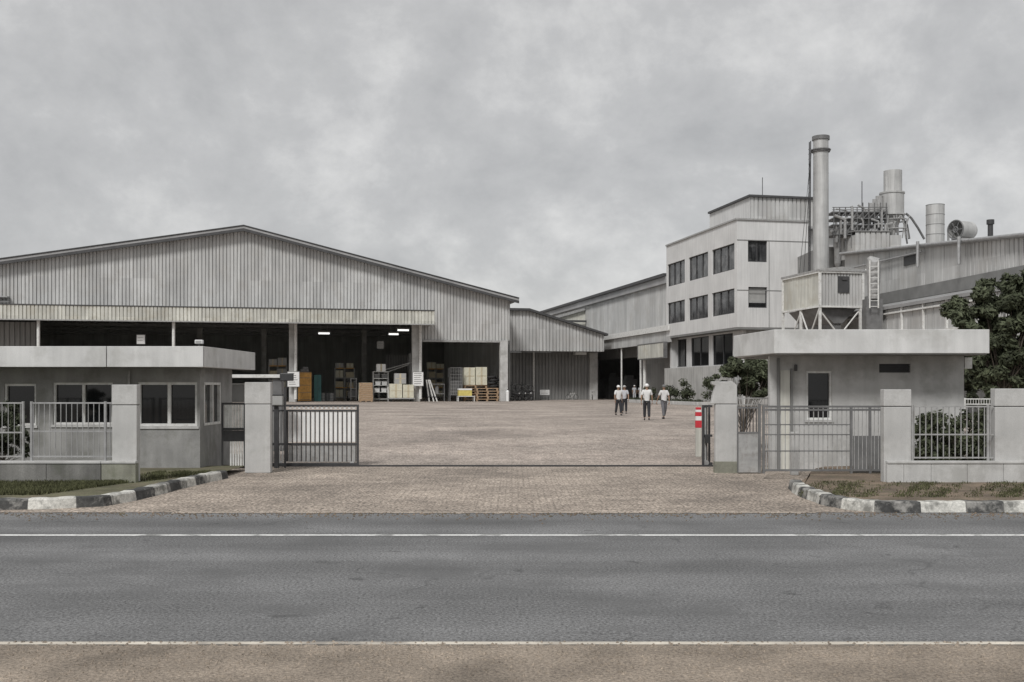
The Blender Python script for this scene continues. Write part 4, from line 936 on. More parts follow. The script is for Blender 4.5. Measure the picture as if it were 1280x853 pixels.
b = MB(); b.slab([(xr, Yf2 - Yg2), (xr2, Yb2 - Yg2), (xr2 - .3, Yb2 - Yg2), (xr - .3, Yf2 - Yg2 + .302), (xr - .012, Yf2 - Yg2 + .302)], za, zb_); b.build('roof_fascia', 'fascia', lg, .01)
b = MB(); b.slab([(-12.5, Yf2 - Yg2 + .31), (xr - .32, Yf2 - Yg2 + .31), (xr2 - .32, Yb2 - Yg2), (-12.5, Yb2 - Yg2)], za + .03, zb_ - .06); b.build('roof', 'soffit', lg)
b = MB(); xx = lx(162); b.tube((xx, -.05, .1), (xx, -.05, 2.4), .03, n=6); b.build('cable_pipe', 'grey_steel', lg)

# ------------------------------------------------------------------ boundary pillars, walls, fences, gates
def pillar(px0, px1, py0, Y, zb, m, lab, cap=0, joint=None, plinth=None, depth=.2):
    w = (X(px1, Y) - X(px0, Y)); t = thing('gate_pillar', lab, 'pillar', (X((px0 + px1) / 2, Y), Y, 0)); zt = Z(py0, Y)
    zj = joint or zt - .32
    b = MB(); b.box(-w / 2, w / 2, 0, depth, zb, zj - .015); b.build('shaft', m, t, .012)
    b = MB(); b.box(-w / 2 + .012, w / 2 - .012, .012, depth - .012, zj - .02, zj + .005); b.build('joint', 'trim', t)
    b = MB()
    if cap: b.prism([(-w / 2 - cap * .1, zj), (w / 2 + .0, zj), (w / 2 + .0, zt - .09), (w / 2 - .1, zt), (-w / 2 - .08, zt), (-w / 2 - .08, zt - .07), (-w / 2, zt - .1)], 0, depth)
    else: b.box(-w / 2 - .004, w / 2 + .004, -.004, depth + .004, zj, zt)
    b.build('cap', m, t, .012)
    if plinth: b = MB(); b.box(-w / 2 - .015, w / 2 + .015, -.015, depth + .015, zb - .05, plinth); b.build('plinth', 'mossy', t, .01)
pillar(306, 338, 478, 24.2, 0, 'conc', 'pale gate pillar between the sliding gate and the left gatehouse', joint=Z(505, 24.2))
pillar(894.5, 921.5, 477, 24.2, 0, 'conc', 'pale gate pillar with a chamfered top on the right of the drive', cap=1, joint=Z(505, 24.2), plinth=Z(577, 24.2))
zlw = Z(577, WY)
pillar(140, 171, 481, WY, .1, 'conc', 'pale pillar at the end of the low wall before the left gatehouse', joint=Z(506, WY))
pillar(1105, 1139, 487, WY, .1, 'conc', 'pale pillar between the right gate and the barred fence', joint=Z(508, WY))
pillar(1244, 1283, 486, WY, .1, 'conc', 'pale pillar at the far right end of the barred fence', joint=Z(508, WY))
def lowwall(px0, px1, m, lab, seams):
    t = thing('low_wall', lab, 'wall', (X(px0, WY), WY, 0)); L = X(px1, WY) - X(px0, WY); ss = [0] + [X(s_, WY) - X(px0, WY) for s_ in seams] + [L]
    b = MB()
    for a, c in zip(ss, ss[1:]): b.box(a + .004, c - .004, -.08, .09, .0, zlw - .04)
    for a, c in zip(ss, ss[1:]): b.box(a, c, -.06, .07, .0, zlw - .045)
    b.build('panel', m, t, .006)
    b = MB(); b.box(0, L, -.1, .11, zlw - .038, zlw + .012); b.build('coping', 'conc', t, .008)
lowwall(-300, 128, 'wall_dark', 'long low dark wall with pale coping under the left barred fence', [-180, -60, 60])
lowwall(128.4, 171.5, 'mossy', 'short mossy low wall block under the left end pillar', [])
lowwall(1107, 1420, 'conc', 'low pale panelled wall under the right barred fence', [1128, 1162, 1207, 1252, 1300, 1350])
def barfence(name, lab, px0, px1, py0, py1, Y, n, rails, posts, m, group=None, bar_r=.005, cat='fence'):
    t = thing(name, lab, cat, (X(px0, Y), Y + .05, 0), 0, group); x0 = X(px0, Y); f = lambda p: X(p, Y) - x0; z0, z1 = Z(py1, Y), Z(py0, Y); L = f(px1)
    for py in rails: b = MB(); z = Z(py, Y); b.box(0, L, -.012, .012, z - .014, z + .014); b.build('rail', m, t)
    b = MB()
    for i in range(n): x = L * (i + .5) / n; b.box(x - bar_r, x + bar_r, -.009, .009, z0, z1 - .012)
    b.build('bars', m, t)
    for p in posts: b = MB(); x = f(p); b.tube((x, 0, z0 - .12), (x, 0, z1 + .03), .03, n=10); b.build('post', m, t)
    return t
barfence('bar_fence', 'thin barred steel fence in front of the left gatehouse windows', 37, 140, 504, 573, WY, 15, (504, 539.5, 571), (38, 130.5), 'steel')
barfence('bar_fence', 'thin barred steel fence at the far left behind the dark bush', -140, 28, 504, 573, WY, 22, (504, 541, 571), (-120, -50, 27.5), 'grey_steel')
barfence('bar_fence', 'pale barred steel fence in front of leafy shrubs on the right', 1140, 1243, 508.5, 574, WY, 14, (508.5, 543.5, 572.5), (1141.5, 1236.5), 'grey_steel', None, .008)
barfence('bar_fence', 'pale barred steel fence beyond the last pillar on the right', 1283, 1400, 508.5, 574, WY, 15, (508.5, 543.5, 572.5), (1380,), 'grey_steel', None, .008)
barfence('yard_railing', 'low barred railing behind the pale right drive pillar', 921, 966, 497.5, 507, 26.5, 12, (498, 506.5), (922, 965), 'grey_steel', cat='railing')
barfence('yard_railing', 'low pale railing in front of the tree right of the gatehouse', 1206, 1246, 499, 506, 27.5, 12, (499, 505.5), (1207, 1245), 'white_steel', cat='railing')

# sliding gate on the left
Ygt = 26.3
sg = thing('sliding_gate', 'sliding steel gate of pale upright slats standing half across the drive', 'gate', (X(338, Ygt), Ygt, 0))
gx = lambda px: X(px, Ygt) - X(338, Ygt); gzz = lambda py: Z(py, Ygt)
x0, x1 = gx(338), gx(448.5)
b = MB(); 
for x in (x0, x1 - .05): b.box(x, x + .05, -.03, .03, gzz(582), gzz(506))
for py, w in ((506, .05), (512.5, .04), (554, .05), (579, .07)): b.box(x0 + .05, x1 - .05, -.027, .027, gzz(py) - w, gzz(py))
b.box(gx(357), gx(357) + .04, -.026, .026, gzz(577), gzz(513)); b.build('frame', 'dark_steel', sg)
b = MB(); n = 15; s0, s1 = gx(360), x1 - .07; pw = (s1 - s0) / n
for i in range(n):
    b.box(s0 + pw * i + .02, s0 + pw * (i + 1) - .02, -.008, .008, gzz(552.5), gzz(514.5)); b.box(s0 + pw * i + .028, s0 + pw * (i + 1) - .028, -.007, .007, gzz(511), gzz(508.3))
b.build('upper_slats', 'white', sg)
b = MB()
for i in range(n + 1): b.box(s0 + pw * i - .012, s0 + pw * i + .012, -.022, -.0085, gzz(577), gzz(513)); 
b.build('gate_bars', 'dark_steel', sg)
b = MB()
for i in range(n): b.box(s0 + pw * i + .018, s0 + pw * (i + 1) - .018, -.008, .008, gzz(577.5), gzz(556.6))
b.build('lower_slats', 'grey_steel', sg)
b = MB()
for px in (341, 345, 349, 353): b.box(gx(px) , gx(px) + .018, -.01, .01, gzz(577.5), gzz(514.5))
b.build('bars', 'grey_steel', sg)
for px in (350, 440):
    b = MB(); b.tube((gx(px), -.02, .075), (gx(px), .02, .075), .055, n=16); b.build('wheel', 'steel', sg)
# pedestrian gate between pillar and left gatehouse
pg = thing('side_gate', 'narrow barred side gate between the left gatehouse and its pillar', 'gate', (X(277, 25), 25, 0)); px_ = lambda p: X(p, 25) - X(277, 25); pz_ = lambda p: Z(p, 25)
b = MB(); b.box(0, px_(307), -.02, .02, pz_(506), pz_(503.5)); b.box(0, px_(307), -.02, .02, pz_(538), pz_(535)); b.box(0, .04, -.019, .019, .05, pz_(503.5) - .001); b.box(px_(307) - .04, px_(307), -.019, .019, .05, pz_(503.5) - .001); b.box(0.04, px_(307) - .04, -.02, .02, .06, .1); b.build('frame', 'dark_steel', pg)
b = MB()
for i in range(7): x = .06 + i * (px_(307) - .1) / 7; b.box(x + .012, x + .07, -.008, .008, pz_(535), pz_(506))
b.build('slats', 'white_steel', pg)
b = MB(); b.box(.041, px_(307) - .041, -.006, .006, pz_(552), pz_(538.2)); b.build('kick_plate', 'dark_steel', pg)
b = MB()
for i in range(6): x = px_(287) + i * (px_(306) - px_(287)) / 6; b.box(x + .01, x + .05, -.008, .008, .1, pz_(552))
b.build('lower_slats', 'white_steel', pg)
# kiosk board and barrier behind
kb = thing('notice_panel', 'pale framed panel standing behind the narrow side gate', 'panel', (X(293, 28), 28, gz(28))); kx = lambda p: X(p, 28) - X(293, 28); kz = lambda p: Z(p, 28) - gz(28)
b = MB(); b.box(kx(281), kx(305), 0, .06, kz(503), kz(481)); b.build('panel', 'glass_blind', kb)
b = MB(); b.box(kx(280), kx(306), -.02, .08, kz(481) + .003, kz(479.5)); b.box(kx(280), kx(281) - .003, -.02, .08, 0, kz(481)); b.box(kx(305) + .003, kx(306), -.02, .08, 0, kz(481)); b.box(kx(286), kx(287), -.015, -.002, kz(503), kz(481)); b.build('frame', 'white_steel', kb)
ba = thing('barrier_arm', 'raised white barrier arm lying level behind the left gate pillar', 'barrier', (X(346, 31), 31, gz(31))); bz = Z(470.5, 31) - gz(31)
b = MB(); b.box(X(288, 31) - X(346, 31), 0.1, -.04, .04, bz - .05, bz + .05); b.build('arm', 'white_steel', ba, .01)
b = MB(); b.box(-.14, .14, .05, .4, 0, bz + .02); b.build('cabinet', 'mid_steel', ba, .02)
b = MB(); b.box(.11, .5, -.08, .04, bz - .14, bz + .09); b.build('counterweight', 'dark_steel', ba, .02)
mb = thing('motor_box', 'grey gate motor box on a stand right of the left gate pillar', 'motor box', (X(344, 25.6), 25.6, 0)); f = 25.6 / FPX
b = MB(); b.box(-9 * f, 9 * f, 0, .3, Z(507, 25.6), Z(494.5, 25.6)); b.build('housing', 'glass_blind', mb, .02)
b = MB(); b.box(-9.3 * f, 9.3 * f, -.02, .32, Z(494.5, 25.6) + .003, Z(492.8, 25.6)); b.build('lid', 'dark_steel', mb, .01)
b = MB(); b.box(-.05, .05, .1, .2, 0, Z(507, 25.6)); b.box(9 * f + .02, 9 * f + .06, .1, .14, 0, Z(484, 25.6)); b.build('stand', 'dark_steel', mb)
# folded right leaf of the sliding gate, seen end on
rgT = thing('sliding_gate', 'dark folded gate leaf seen edge on beside the red topped post', 'gate', (X(886, 26.3), 26.3, 0)); f = 26.3 / FPX
b = MB()
for px, y in ((879, 0), (884, .1), (890, .35)): b.box((px - 886) * f - .025, (px - 886) * f + .025, y, y + .05, .02, Z(506.5, 26.3))
for py in (508, 545, 580): b.box(-7 * f, 5 * f, .05, .09, Z(py, 26.3) - .03, Z(py, 26.3) + .03)
b.build('frame', 'dark_steel', rgT)
b = MB(); b.box(-5 * f, -2.6 * f, .06, .12, .1, Z(509, 26.3)); b.build('infill', 'grey_steel', rgT)
b = MB(); b.box(-4.8 * f, 0, -.06, .03, Z(554, 26.3), Z(545, 26.3)); b.build('lock_box', 'black', rgT)
b = MB(); b.tube((-3 * f, .02, .08), (-3 * f, .1, .08), .07, n=14); b.build('wheel', 'steel', rgT)
# right fixed gate and door panel
dg = thing('side_door', 'grey metal side door with barred top beside the right drive pillar', 'door', (X(922, 24.0), 24.0, 0)); dx = lambda p: X(p, 24.) - X(922, 24.); dz = lambda p: Z(p, 24.)
b = MB(); b.box(dx(923), dx(947.5), 0, .03, .03, dz(542.5)); b.build('lower_panel', 'grey_steel', dg)
b = MB(); b.box(dx(921.8), dx(923) - .002, -.012, .042, .02, dz(508)); b.box(dx(947.7), dx(951), -.012, .042, .02, dz(505)); b.box(dx(923), dx(947.5), -.01, .04, dz(542.3), dz(540)); b.box(dx(923), dx(947.5), -.01, .04, dz(511), dz(508.5)); b.build('frame', 'mid_steel', dg)
b = MB()
for i in range(6): x = dx(925 + i * 4); b.box(x, x + .02, 0, .02, dz(540), dz(511))
b.build('bars', 'dark_steel', dg)
Yr = 22.6
fg = thing('bar_gate', 'wide barred steel gate in front of the right gatehouse', 'gate', (X(953, Yr), Yr, 0)); fx = lambda p: X(p, Yr) - X(953, Yr); fz = lambda p: Z(p, Yr)
b = MB()
for p in (953, 1062.5, 1086, 1101): b.box(fx(p), fx(p) + .05, -.025, .025, .12, fz(508.5))
for py, xa_, xb_ in ((508.5, 953, 1104), (512.5, 953, 1104), (588, 953, 1104)): b.box(fx(xa_), fx(xb_), -.02, .02, fz(py) - .022, fz(py) + .022)
for py in (531, 543.5, 564): b.box(fx(956.2), fx(1062), -.016, .016, fz(py) - .012, fz(py) + .012)
b.build('frame', 'mid_steel', fg)
b = MB()
for i in range(18): x = fx(958 + i * 5.9); b.box(x - .009, x + .009, -.006, .006, fz(588), fz(510))
for i in range(7): x = fx(1068 + i * 5); b.box(x - .008, x + .008, -.006, .006, fz(588), fz(510))
b.build('bars', 'grey_steel', fg)
b = MB(); b.box(fx(1066.5), fx(1085.5), .008, .016, .14, fz(545)); b.box(fx(1090), fx(1100.6), .008, .016, .14, fz(545)); b.build('kick_plate', 'mid_steel', fg)
po = thing('concrete_post', 'short pale concrete post behind the barred right gate', 'post', (X(994, 23.6), 23.6, 0)); f = 23.6 / FPX
b = MB(); b.box(-4.5 * f, 4.5 * f, 0, .16, 0, Z(543, 23.6)); b.build('shaft', 'conc', po, .01)
b = MB(); b.box(-4.9 * f, 4.9 * f, -.01, .17, Z(543, 23.6) + .002, Z(541.5, 23.6) + .02); b.build('cap', 'conc', po, .01)

# red and white post at the gate
rp = thing('warning_post', 'slim warning post, pale below with a red and white striped top, by the gate', 'post', (X(873.5, 29), 29, gz(29))); f = 29 / FPX; zz = lambda py: Z(py, 29) - gz(29)
b = MB(); b.box(-3.4 * f, 3.4 * f, 0, .14, .0, zz(535)); b.build('shaft', 'clad_pale', rp, .01)
for nm, w_, z0_, z1_, d_, m_ in (('red_band', 3.7, 535, 526, .004, 'red'), ('white_band', 3.4, 526, 520.5, .002, 'white'), ('red_band', 3.6, 520.5, 515.5, .003, 'red'), ('white_band', 3.3, 515.5, 512.5, 0, 'white'), ('red_band', 3.0, 512.5, 509.5, -.004, 'red')):
    b = MB(); b.box(-w_ * f, w_ * f, -d_, .14 + d_, zz(z0_) + .002, zz(z1_)); b.build(nm, m_, rp, .006)

# ------------------------------------------------------------------ motorcycles and bicycles by the annex
def spokes(b, c, r, n=10):
    for i in range(n): a = math.pi * 2 * i / n; b.tube(c, (c[0] + r * math.cos(a), c[1], c[2] + r * math.sin(a)), .008, n=3)
def make_motorcycle(lab, loc, rz):
    t = thing('motorcycle', lab, 'motorcycle', loc, rz, 'motorcycles parked beside the white corner column')
    for x in (-.62, .62):
        b = MB(); b.ring((x, 0, .3), .25, .05, 'y', 20); o = b.build('wheel', 'rubber', t)
        b = MB(); b.ring((x, 0, .3), .19, .015, 'y', 16, 4); spokes(b, (x, 0, .3), .19); b.tube((x, -.07, .3), (x, .07, .3), .04, n=8); b.build('rim', 'steel', o)
    b = MB(); b.prism([(-.15, .28), (.2, .28), (.26, .5), (-.1, .52)], -.12, .12); b.build('engine', 'mid_steel', t, .02)
    b = MB(); b.path([(-.62, .08, .3), (-.1, .08, .34)], .022); b.path([(-.62, .1, .32), (-.4, .1, .62), (.3, .05, .72), (.42, 0, .85)], .024); b.path([(.62, -.07, .3), (.45, -.05, .85)], .022); b.path([(.62, .07, .3), (.45, .05, .85)], .022); b.build('frame', 'dark_steel', t)
    b = MB(); b.ball((.14, 0, .75), .2, 12, 8, (1.15, .62, .62)); b.build('fuel_tank', 'mid_steel', t)
    b = MB(); b.prism([(-.7, .76), (-.05, .7), (-.02, .78), (-.4, .83), (-.72, .86)], -.11, .11); b.build('seat', 'black', t, .02)
    b = MB(); b.path([(.38, -.34, .98), (.44, -.1, .94), (.44, .1, .94), (.38, .34, .98)], .018); b.tube((.42, .24, .96), (.38, .3, 1.16), .008, n=4); b.ball((.36, .3, 1.2), .06, 8, 6, (.3, 1.1, .8)); b.ball((.36, -.3, 1.2), .06, 8, 6, (.3, 1.1, .8)); b.tube((.42, -.24, .96), (.38, -.3, 1.16), .008, n=4); b.build('handlebar', 'dark_steel', t)
    b = MB(); b.ball((.55, 0, .86), .1, 12, 8, (.8, 1, 1)); b.build('headlight', 'white', t)
    b = MB(); b.tube((-.1, -.14, .3), (-.75, -.17, .4), .045, .06, 10); b.build('exhaust', 'steel', t)
    return t
t = thing('pipe_rack', 'tall rack of bent pipes and hoses behind the motorcycles at the annex', 'rack', W.loc(W.u(652, 7.5), 7.5), A); rr = random.Random(5)
b = MB()
for x in (-1.2, 0, 1.2): b.box(x - .04, x + .04, -.04, .04, 0, 2.2)
b.box(-1.3, 1.3, -.05, -.041, 1.4, 1.5); b.box(-1.3, 1.3, -.05, -.041, .7, .8); b.build('frame', 'mid_steel', t)
for k in range(7):
    b = MB(); x = -1.1 + k * .36; b.ring((x, -.12 - .04 * k, 1.3 + .3 * rr.random()), .32 + .12 * rr.random(), .03, 'y', 18, 5); b.build('hose_coil', 'grey_steel' if k % 2 else 'dark_steel', t)
mo = make_motorcycle('motorcycle parked nearest the white corner column', W.loc(W.u(645, 4), 4), A - 1.0)
again(mo, W.loc(W.u(652, 5), 5), A - .85, 'motorcycle parked in the middle by the annex wall')
again(mo, W.loc(W.u(660, 6), 6), A - 1.1, 'motorcycle parked beside the dark box by the annex wall')
def make_bicycle(lab, loc, rz):
    t = thing('bicycle', lab, 'bicycle', loc, rz, 'bicycles leaning at the annex wall')
    for x in (-.5, .5):
        b = MB(); b.ring((x, 0, .34), .32, .022, 'y', 24, 5); o = b.build('wheel', 'rubber', t)
        b = MB(); spokes(b, (x, 0, .34), .31, 12); b.build('spokes', 'steel', o)
    b = MB(); b.path([(-.5, 0, .34), (-.05, 0, .32), (.36, 0, .82), (-.18, 0, .8), (-.05, 0, .32)], .018); b.path([(-.5, 0, .34), (-.18, 0, .8), (-.2, 0, .92)], .015); b.path([(.5, 0, .34), (.34, 0, .98)], .016); b.build('frame', 'white_steel', t)
    b = MB(); b.prism([(-.34, .92), (-.06, .93), (-.08, .97), (-.34, .99)], -.07, .07); b.build('saddle', 'black', t, .015)
    b = MB(); b.path([(.2, -.28, .98), (.34, -.08, 1.0), (.34, .08, 1.0), (.2, .28, .98)], .014); b.build('handlebar', 'dark_steel', t)
    b = MB(); b.ring((-.05, .03, .32), .09, .012, 'y', 14, 4); b.tube((-.05, .05, .32), (.05, .1, .2), .012, n=5); b.build('crank', 'dark_steel', t)
    return t
bi = make_bicycle('bicycle parked side on at the middle of the annex wall', W.loc(W.u(715, 11.6), 11.6), A)
again(bi, W.loc(W.u(740.5, 11.3), 11.3), A + 1.25, 'bicycle parked nose out at the pale annex column')
t = thing('storage_box', 'small dark storage box by the annex wall near the motorcycles', 'box', W.loc(W.u(662, 10), 10), A)
b = MB(); b.box(-.55, .55, 0, .6, .05, 1.0); b.build('body', 'mid_steel', t, .02)
b = MB(); b.box(-.6, .6, -.04, .64, 1.003, 1.08); b.build('lid', 'dark_steel', t, .01)
board(675, 687, 487.5, 494, 11.5, 'low white sign board standing at the foot of the annex wall', lines=3)
b = tag(thing('sign_stand', 'low dark frame stand under the white sign board at the annex wall', 'stand', W.loc(W.u(681, 11.6), 11.6), A), 'low dark frame stand under the white sign board at the annex wall', 'stand')
q = MB(); 
for x in (-.5, .5): q.box(x - .03, x + .03, -.15, .25, 0, .05); q.box(x - .02, x + .02, .07, .11, .05, .42)
q.build('leg', 'dark_steel', b)
q = MB(); q.box(-.5, .5, .08, .1, .2, .24); q.build('brace', 'dark_steel', b)
t = thing('gas_cylinder', 'white gas cylinder at the foot of the white corner column', 'gas cylinder', W.loc(W.u(634.5, -.8), -.8), A)
b = MB(); b.tube((0, 0, .02), (0, 0, 1.1), .17, n=16); b.tube((0, 0, 1.1), (0, 0, 1.25), .17, .06, 16); b.build('tank', 'white', t)
b = MB(); b.tube((0, 0, 1.255), (0, 0, 1.38), .04, n=8); b.build('valve', 'dark_steel', t)

t = thing('roof_lamp', 'small white lamp standing on the left gatehouse roof edge', 'lamp', (X(249, 25), 25, 2.94)); t.scale = (.7, .7, .8)
b = MB(); b.box(-.16, .16, -.1, .1, .0, .05); b.tube((0, 0, .05), (0, 0, .12), .03, n=8); b.build('base', 'mid_steel', t)
b = MB(); b.box(-.13, .13, -.09, .09, .12, .24); b.build('head', 'white', t, .02)
b = MB(); b.box(-.1, .1, -.1, -.091, .13, .22); b.build('lens', 'glass_blind', t)
# ------------------------------------------------------------------ planter by the office
pl = thing('planter', 'low kerbed planter bed along the foot of the office wall', 'planter', O.loc(-4.5, 0), A)
b = MB(); b.box(0, .2, -2, 19, 0, .32); b.box(.201, 4, 18.8, 19, 0, .32); b.box(.201, 4, -2, -1.8, 0, .32); b.build('kerb', 'conc', pl, .02)
b = MB(); b.box(.21, 4, -1.79, 18.79, 0, .24); b.build('soil', 'soil', pl)

# ------------------------------------------------------------------ trees and shrubs
def leaves(parent, name, m, blobs, n, size, seed, squash=.8):
    rnd = random.Random(seed); b = MB(); b.keep = 1; W_ = [r ** 2 for _, r in blobs]
    for _ in range(n):
        (c, r) = rnd.choices(blobs, W_)[0]
        dv = Vector((rnd.gauss(0, 1), rnd.gauss(0, 1), rnd.gauss(0, 1))).normalized(); rr = r * (rnd.random() ** .45) * rnd.uniform(.75, 1.12)
        p = Vector(c) + Vector((dv.x, dv.y, dv.z * squash)) * rr
        nn = (dv + Vector((rnd.gauss(0, .6), rnd.gauss(0, .6), rnd.gauss(.35, .6)))).normalized(); u = nn.orthogonal().normalized(); u = Matrix.Rotation(rnd.uniform(0, 6.28), 3, nn) @ u; w = nn.cross(u)
        s = size * rnd.uniform(.55, 1.35); bend = nn * s * .18
        v = [b.vert(p - u * s), b.vert(p - w * s * .42 - bend), b.vert(p + u * s), b.vert(p + w * s * .42 - bend)]
        b.face(v)
    return b.build(name, m, parent)
def limbs(b, base, top, r, blobs, rnd, depth=0):
    base, top = Vector(base), Vector(top); mid = base.lerp(top, .5) + Vector((rnd.gauss(0, .06), rnd.gauss(0, .06), 0)) * (top - base).length
    b.tube(base, mid, r, r * .75, 9); b.tube(mid, top, r * .75, r * .45, 9)
    for (c, rr) in blobs[::2]:
        s = base.lerp(top, rnd.uniform(.45, 1)); c = Vector(c); m_ = s.lerp(c, .55) + Vector((0, 0, -.1 * rr)); b.tube(s, m_, r * .2, r * .12, 6); b.tube(m_, c, r * .12, r * .04, 6)
def tree(name, lab, cat, loc, blobs, base_r, fork, n, size, seed, m='leaf', grp=None, squash=.8, trunk=True):
    rnd = random.Random(seed); t = thing(name, lab, cat, loc, 0, grp)
    b = MB(); limbs(b, (0, 0, -.05), fork, base_r, blobs, rnd); b.build('trunk', 'bark', t)
    leaves(t, 'crown', m, blobs, n, size, seed + 1, squash); return t
def blobset(spec, Y, x0, seed, per=6, g=0):
    # spec: (px, py, radius px) clumps in the picture at distance Y, broken into smaller clumps in depth
    rnd = random.Random(seed); out = []
    for px, py, rp in spec:
        c = Vector((X(px, Y) - x0, 0, Z(py, Y) - g)); r = rp / FPX * Y
        for _ in range(per):
            dv = Vector((rnd.gauss(0, 1), rnd.gauss(0, 1.0), rnd.gauss(0, 1))).normalized() * r * rnd.uniform(.35, .95); out.append((c + dv, r * rnd.uniform(.28, .5)))
    return out
Yt = 34; x0 = X(1250, Yt)
tree('tree', 'large dense dark tree rising behind the right gatehouse roof', 'tree', (x0, Yt, .1),
     blobset([(1262, 366, 32), (1228, 382, 26), (1202, 390, 20), (1290, 356, 34), (1330, 370, 46), (1245, 405, 32), (1300, 410, 44), (1225, 428, 24), (1360, 400, 40), (1270, 440, 34), (1212, 405, 22), (1250, 470, 30), (1310, 455, 40), (1222, 455, 18), (1262, 352, 20), (1230, 366, 18), (1195, 378, 14), (1240, 440, 30)], Yt, x0, 3, 9, .1), .16, (0.1, 0, 2.3), 42000, .115, 21)
Yt = 38; x0 = X(1300, Yt)
tree('tree', 'shaded dark tree standing low behind the right barred fence and railing', 'tree', (x0, Yt, .2),
     blobset([(1215, 470, 22), (1240, 460, 30), (1270, 470, 30), (1310, 460, 40), (1230, 495, 18), (1290, 490, 25)], Yt, x0, 4, 8, .2), .12, (0, 0, 1.8), 13000, .14, 31, 'leaf_d')
Yt = 31; x0 = X(930, Yt)
tree('shrub', 'rounded leafy shrub between the right pillar and the gatehouse', 'shrub', (x0, Yt, .1),
     blobset([(930, 464, 22), (910, 466, 16), (950, 460, 18), (925, 484, 22), (952, 484, 16), (905, 484, 12), (940, 452, 14), (955, 470, 14), (918, 456, 12)], Yt, x0, 5, 8, .1), .06, (0, 0, .8), 13000, .075, 41)
Yt = 26.2; x0 = X(1190, Yt)
for i, (px, py, w, lab) in enumerate(((1160, 535, 22, 'leafy shrub at the left end behind the right barred fence'), (1192, 545, 20, 'leafy shrub in the middle behind the right barred fence'), (1228, 535, 22, 'taller leafy shrub by the right pillar behind the barred fence'))):
    x0 = X(px, 23.2); tree('shrub', lab, 'shrub', (x0, 23.2, .05), blobset([(px, py, w), (px - 8, py + 18, w * .9), (px + 10, py + 20, w * .9), (px + 4, py - 12, w * .55), (px, py + 34, w * .9)], 23.2, x0, 60 + i, 8, .05), .03, (0, 0, .5), 3000, .055, 70 + i)
hg = thing('hedge', 'dark hedge between the right gatehouse and the last pillar, behind the shrubs', 'hedge', (X(1200, 24.6), 24.6, .05))
leaves(hg, 'foliage', 'leaf', [(Vector((-1.0 + k * .23, .1 * math.sin(k * 2), .35 + .4 * (k % 3))), .36) for k in range(15)], 3200, .07, 55)
b = MB()
for k in range(6): b.tube((-.9 + k * .55, 0, -.06), (-.9 + k * .55, 0, .9), .02, n=6)
b.build('stem', 'bark', hg)
x0 = X(5, 21.6)
tree('shrub', 'dark clipped bush behind the far left barred fence', 'shrub', (x0, 21.6, .05), blobset([(2, 525, 22), (20, 530, 16), (-25, 520, 28), (5, 550, 22), (-30, 550, 28), (24, 548, 16), (14, 508, 12), (-12, 505, 14), (30, 560, 10)], 21.6, x0, 8, 8, .05), .04, (0, 0, .5), 9500, .05, 81, 'leaf_d')
bl = [(.0, 0, .62)]
rb = random.Random(9)
def roundbush(lab, loc, s, seed):
    t = thing('bush', lab, 'bush', loc, 0, 'round clipped bushes along the office wall'); r2 = random.Random(seed)
    bb = []
    for _ in range(9):
        dv = Vector((r2.gauss(0, 1), r2.gauss(0, 1), r2.gauss(0, 1))).normalized() * .6 * s; bb.append((Vector((0, 0, 1.05 * s)) + dv, .42 * s))
    b = MB(); b.tube((0, 0, -.02), (0, 0, .9 * s), .06, .04, 7); b.build('stem', 'bark', t); leaves(t, 'crown', 'leaf', bb, 900, .12, seed, 1.0)
for i, (px, s, lab) in enumerate(((814, .9, 'round bush at the far left of the office planter row'), (838, 1.0, 'round bush second from the left of the office planter row'), (859, 1.15, 'larger round bush in the middle of the office planter row'), (888, 1.2, 'round bush of the office row half hidden by the right pillar'))):
    v = O.v(px, -3.2); roundbush(lab, O.loc(-3.2, v, .22), s, 90 + i)
hb = thing('hedge', 'low trimmed hedge edging the office planter', 'hedge', O.loc(-3.9, 0, .22), A)
leaves(hb, 'foliage', 'leaf_d', [(Vector((.1 * math.sin(k), -1.2 + k * .45, .12)), .28) for k in range(43)], 4200, .07, 99)
b = MB()
for k in range(20): b.tube((0, -1 + k, 0), (0, -1 + k, .2), .015, n=5)
b.build('stem', 'bark', hb)

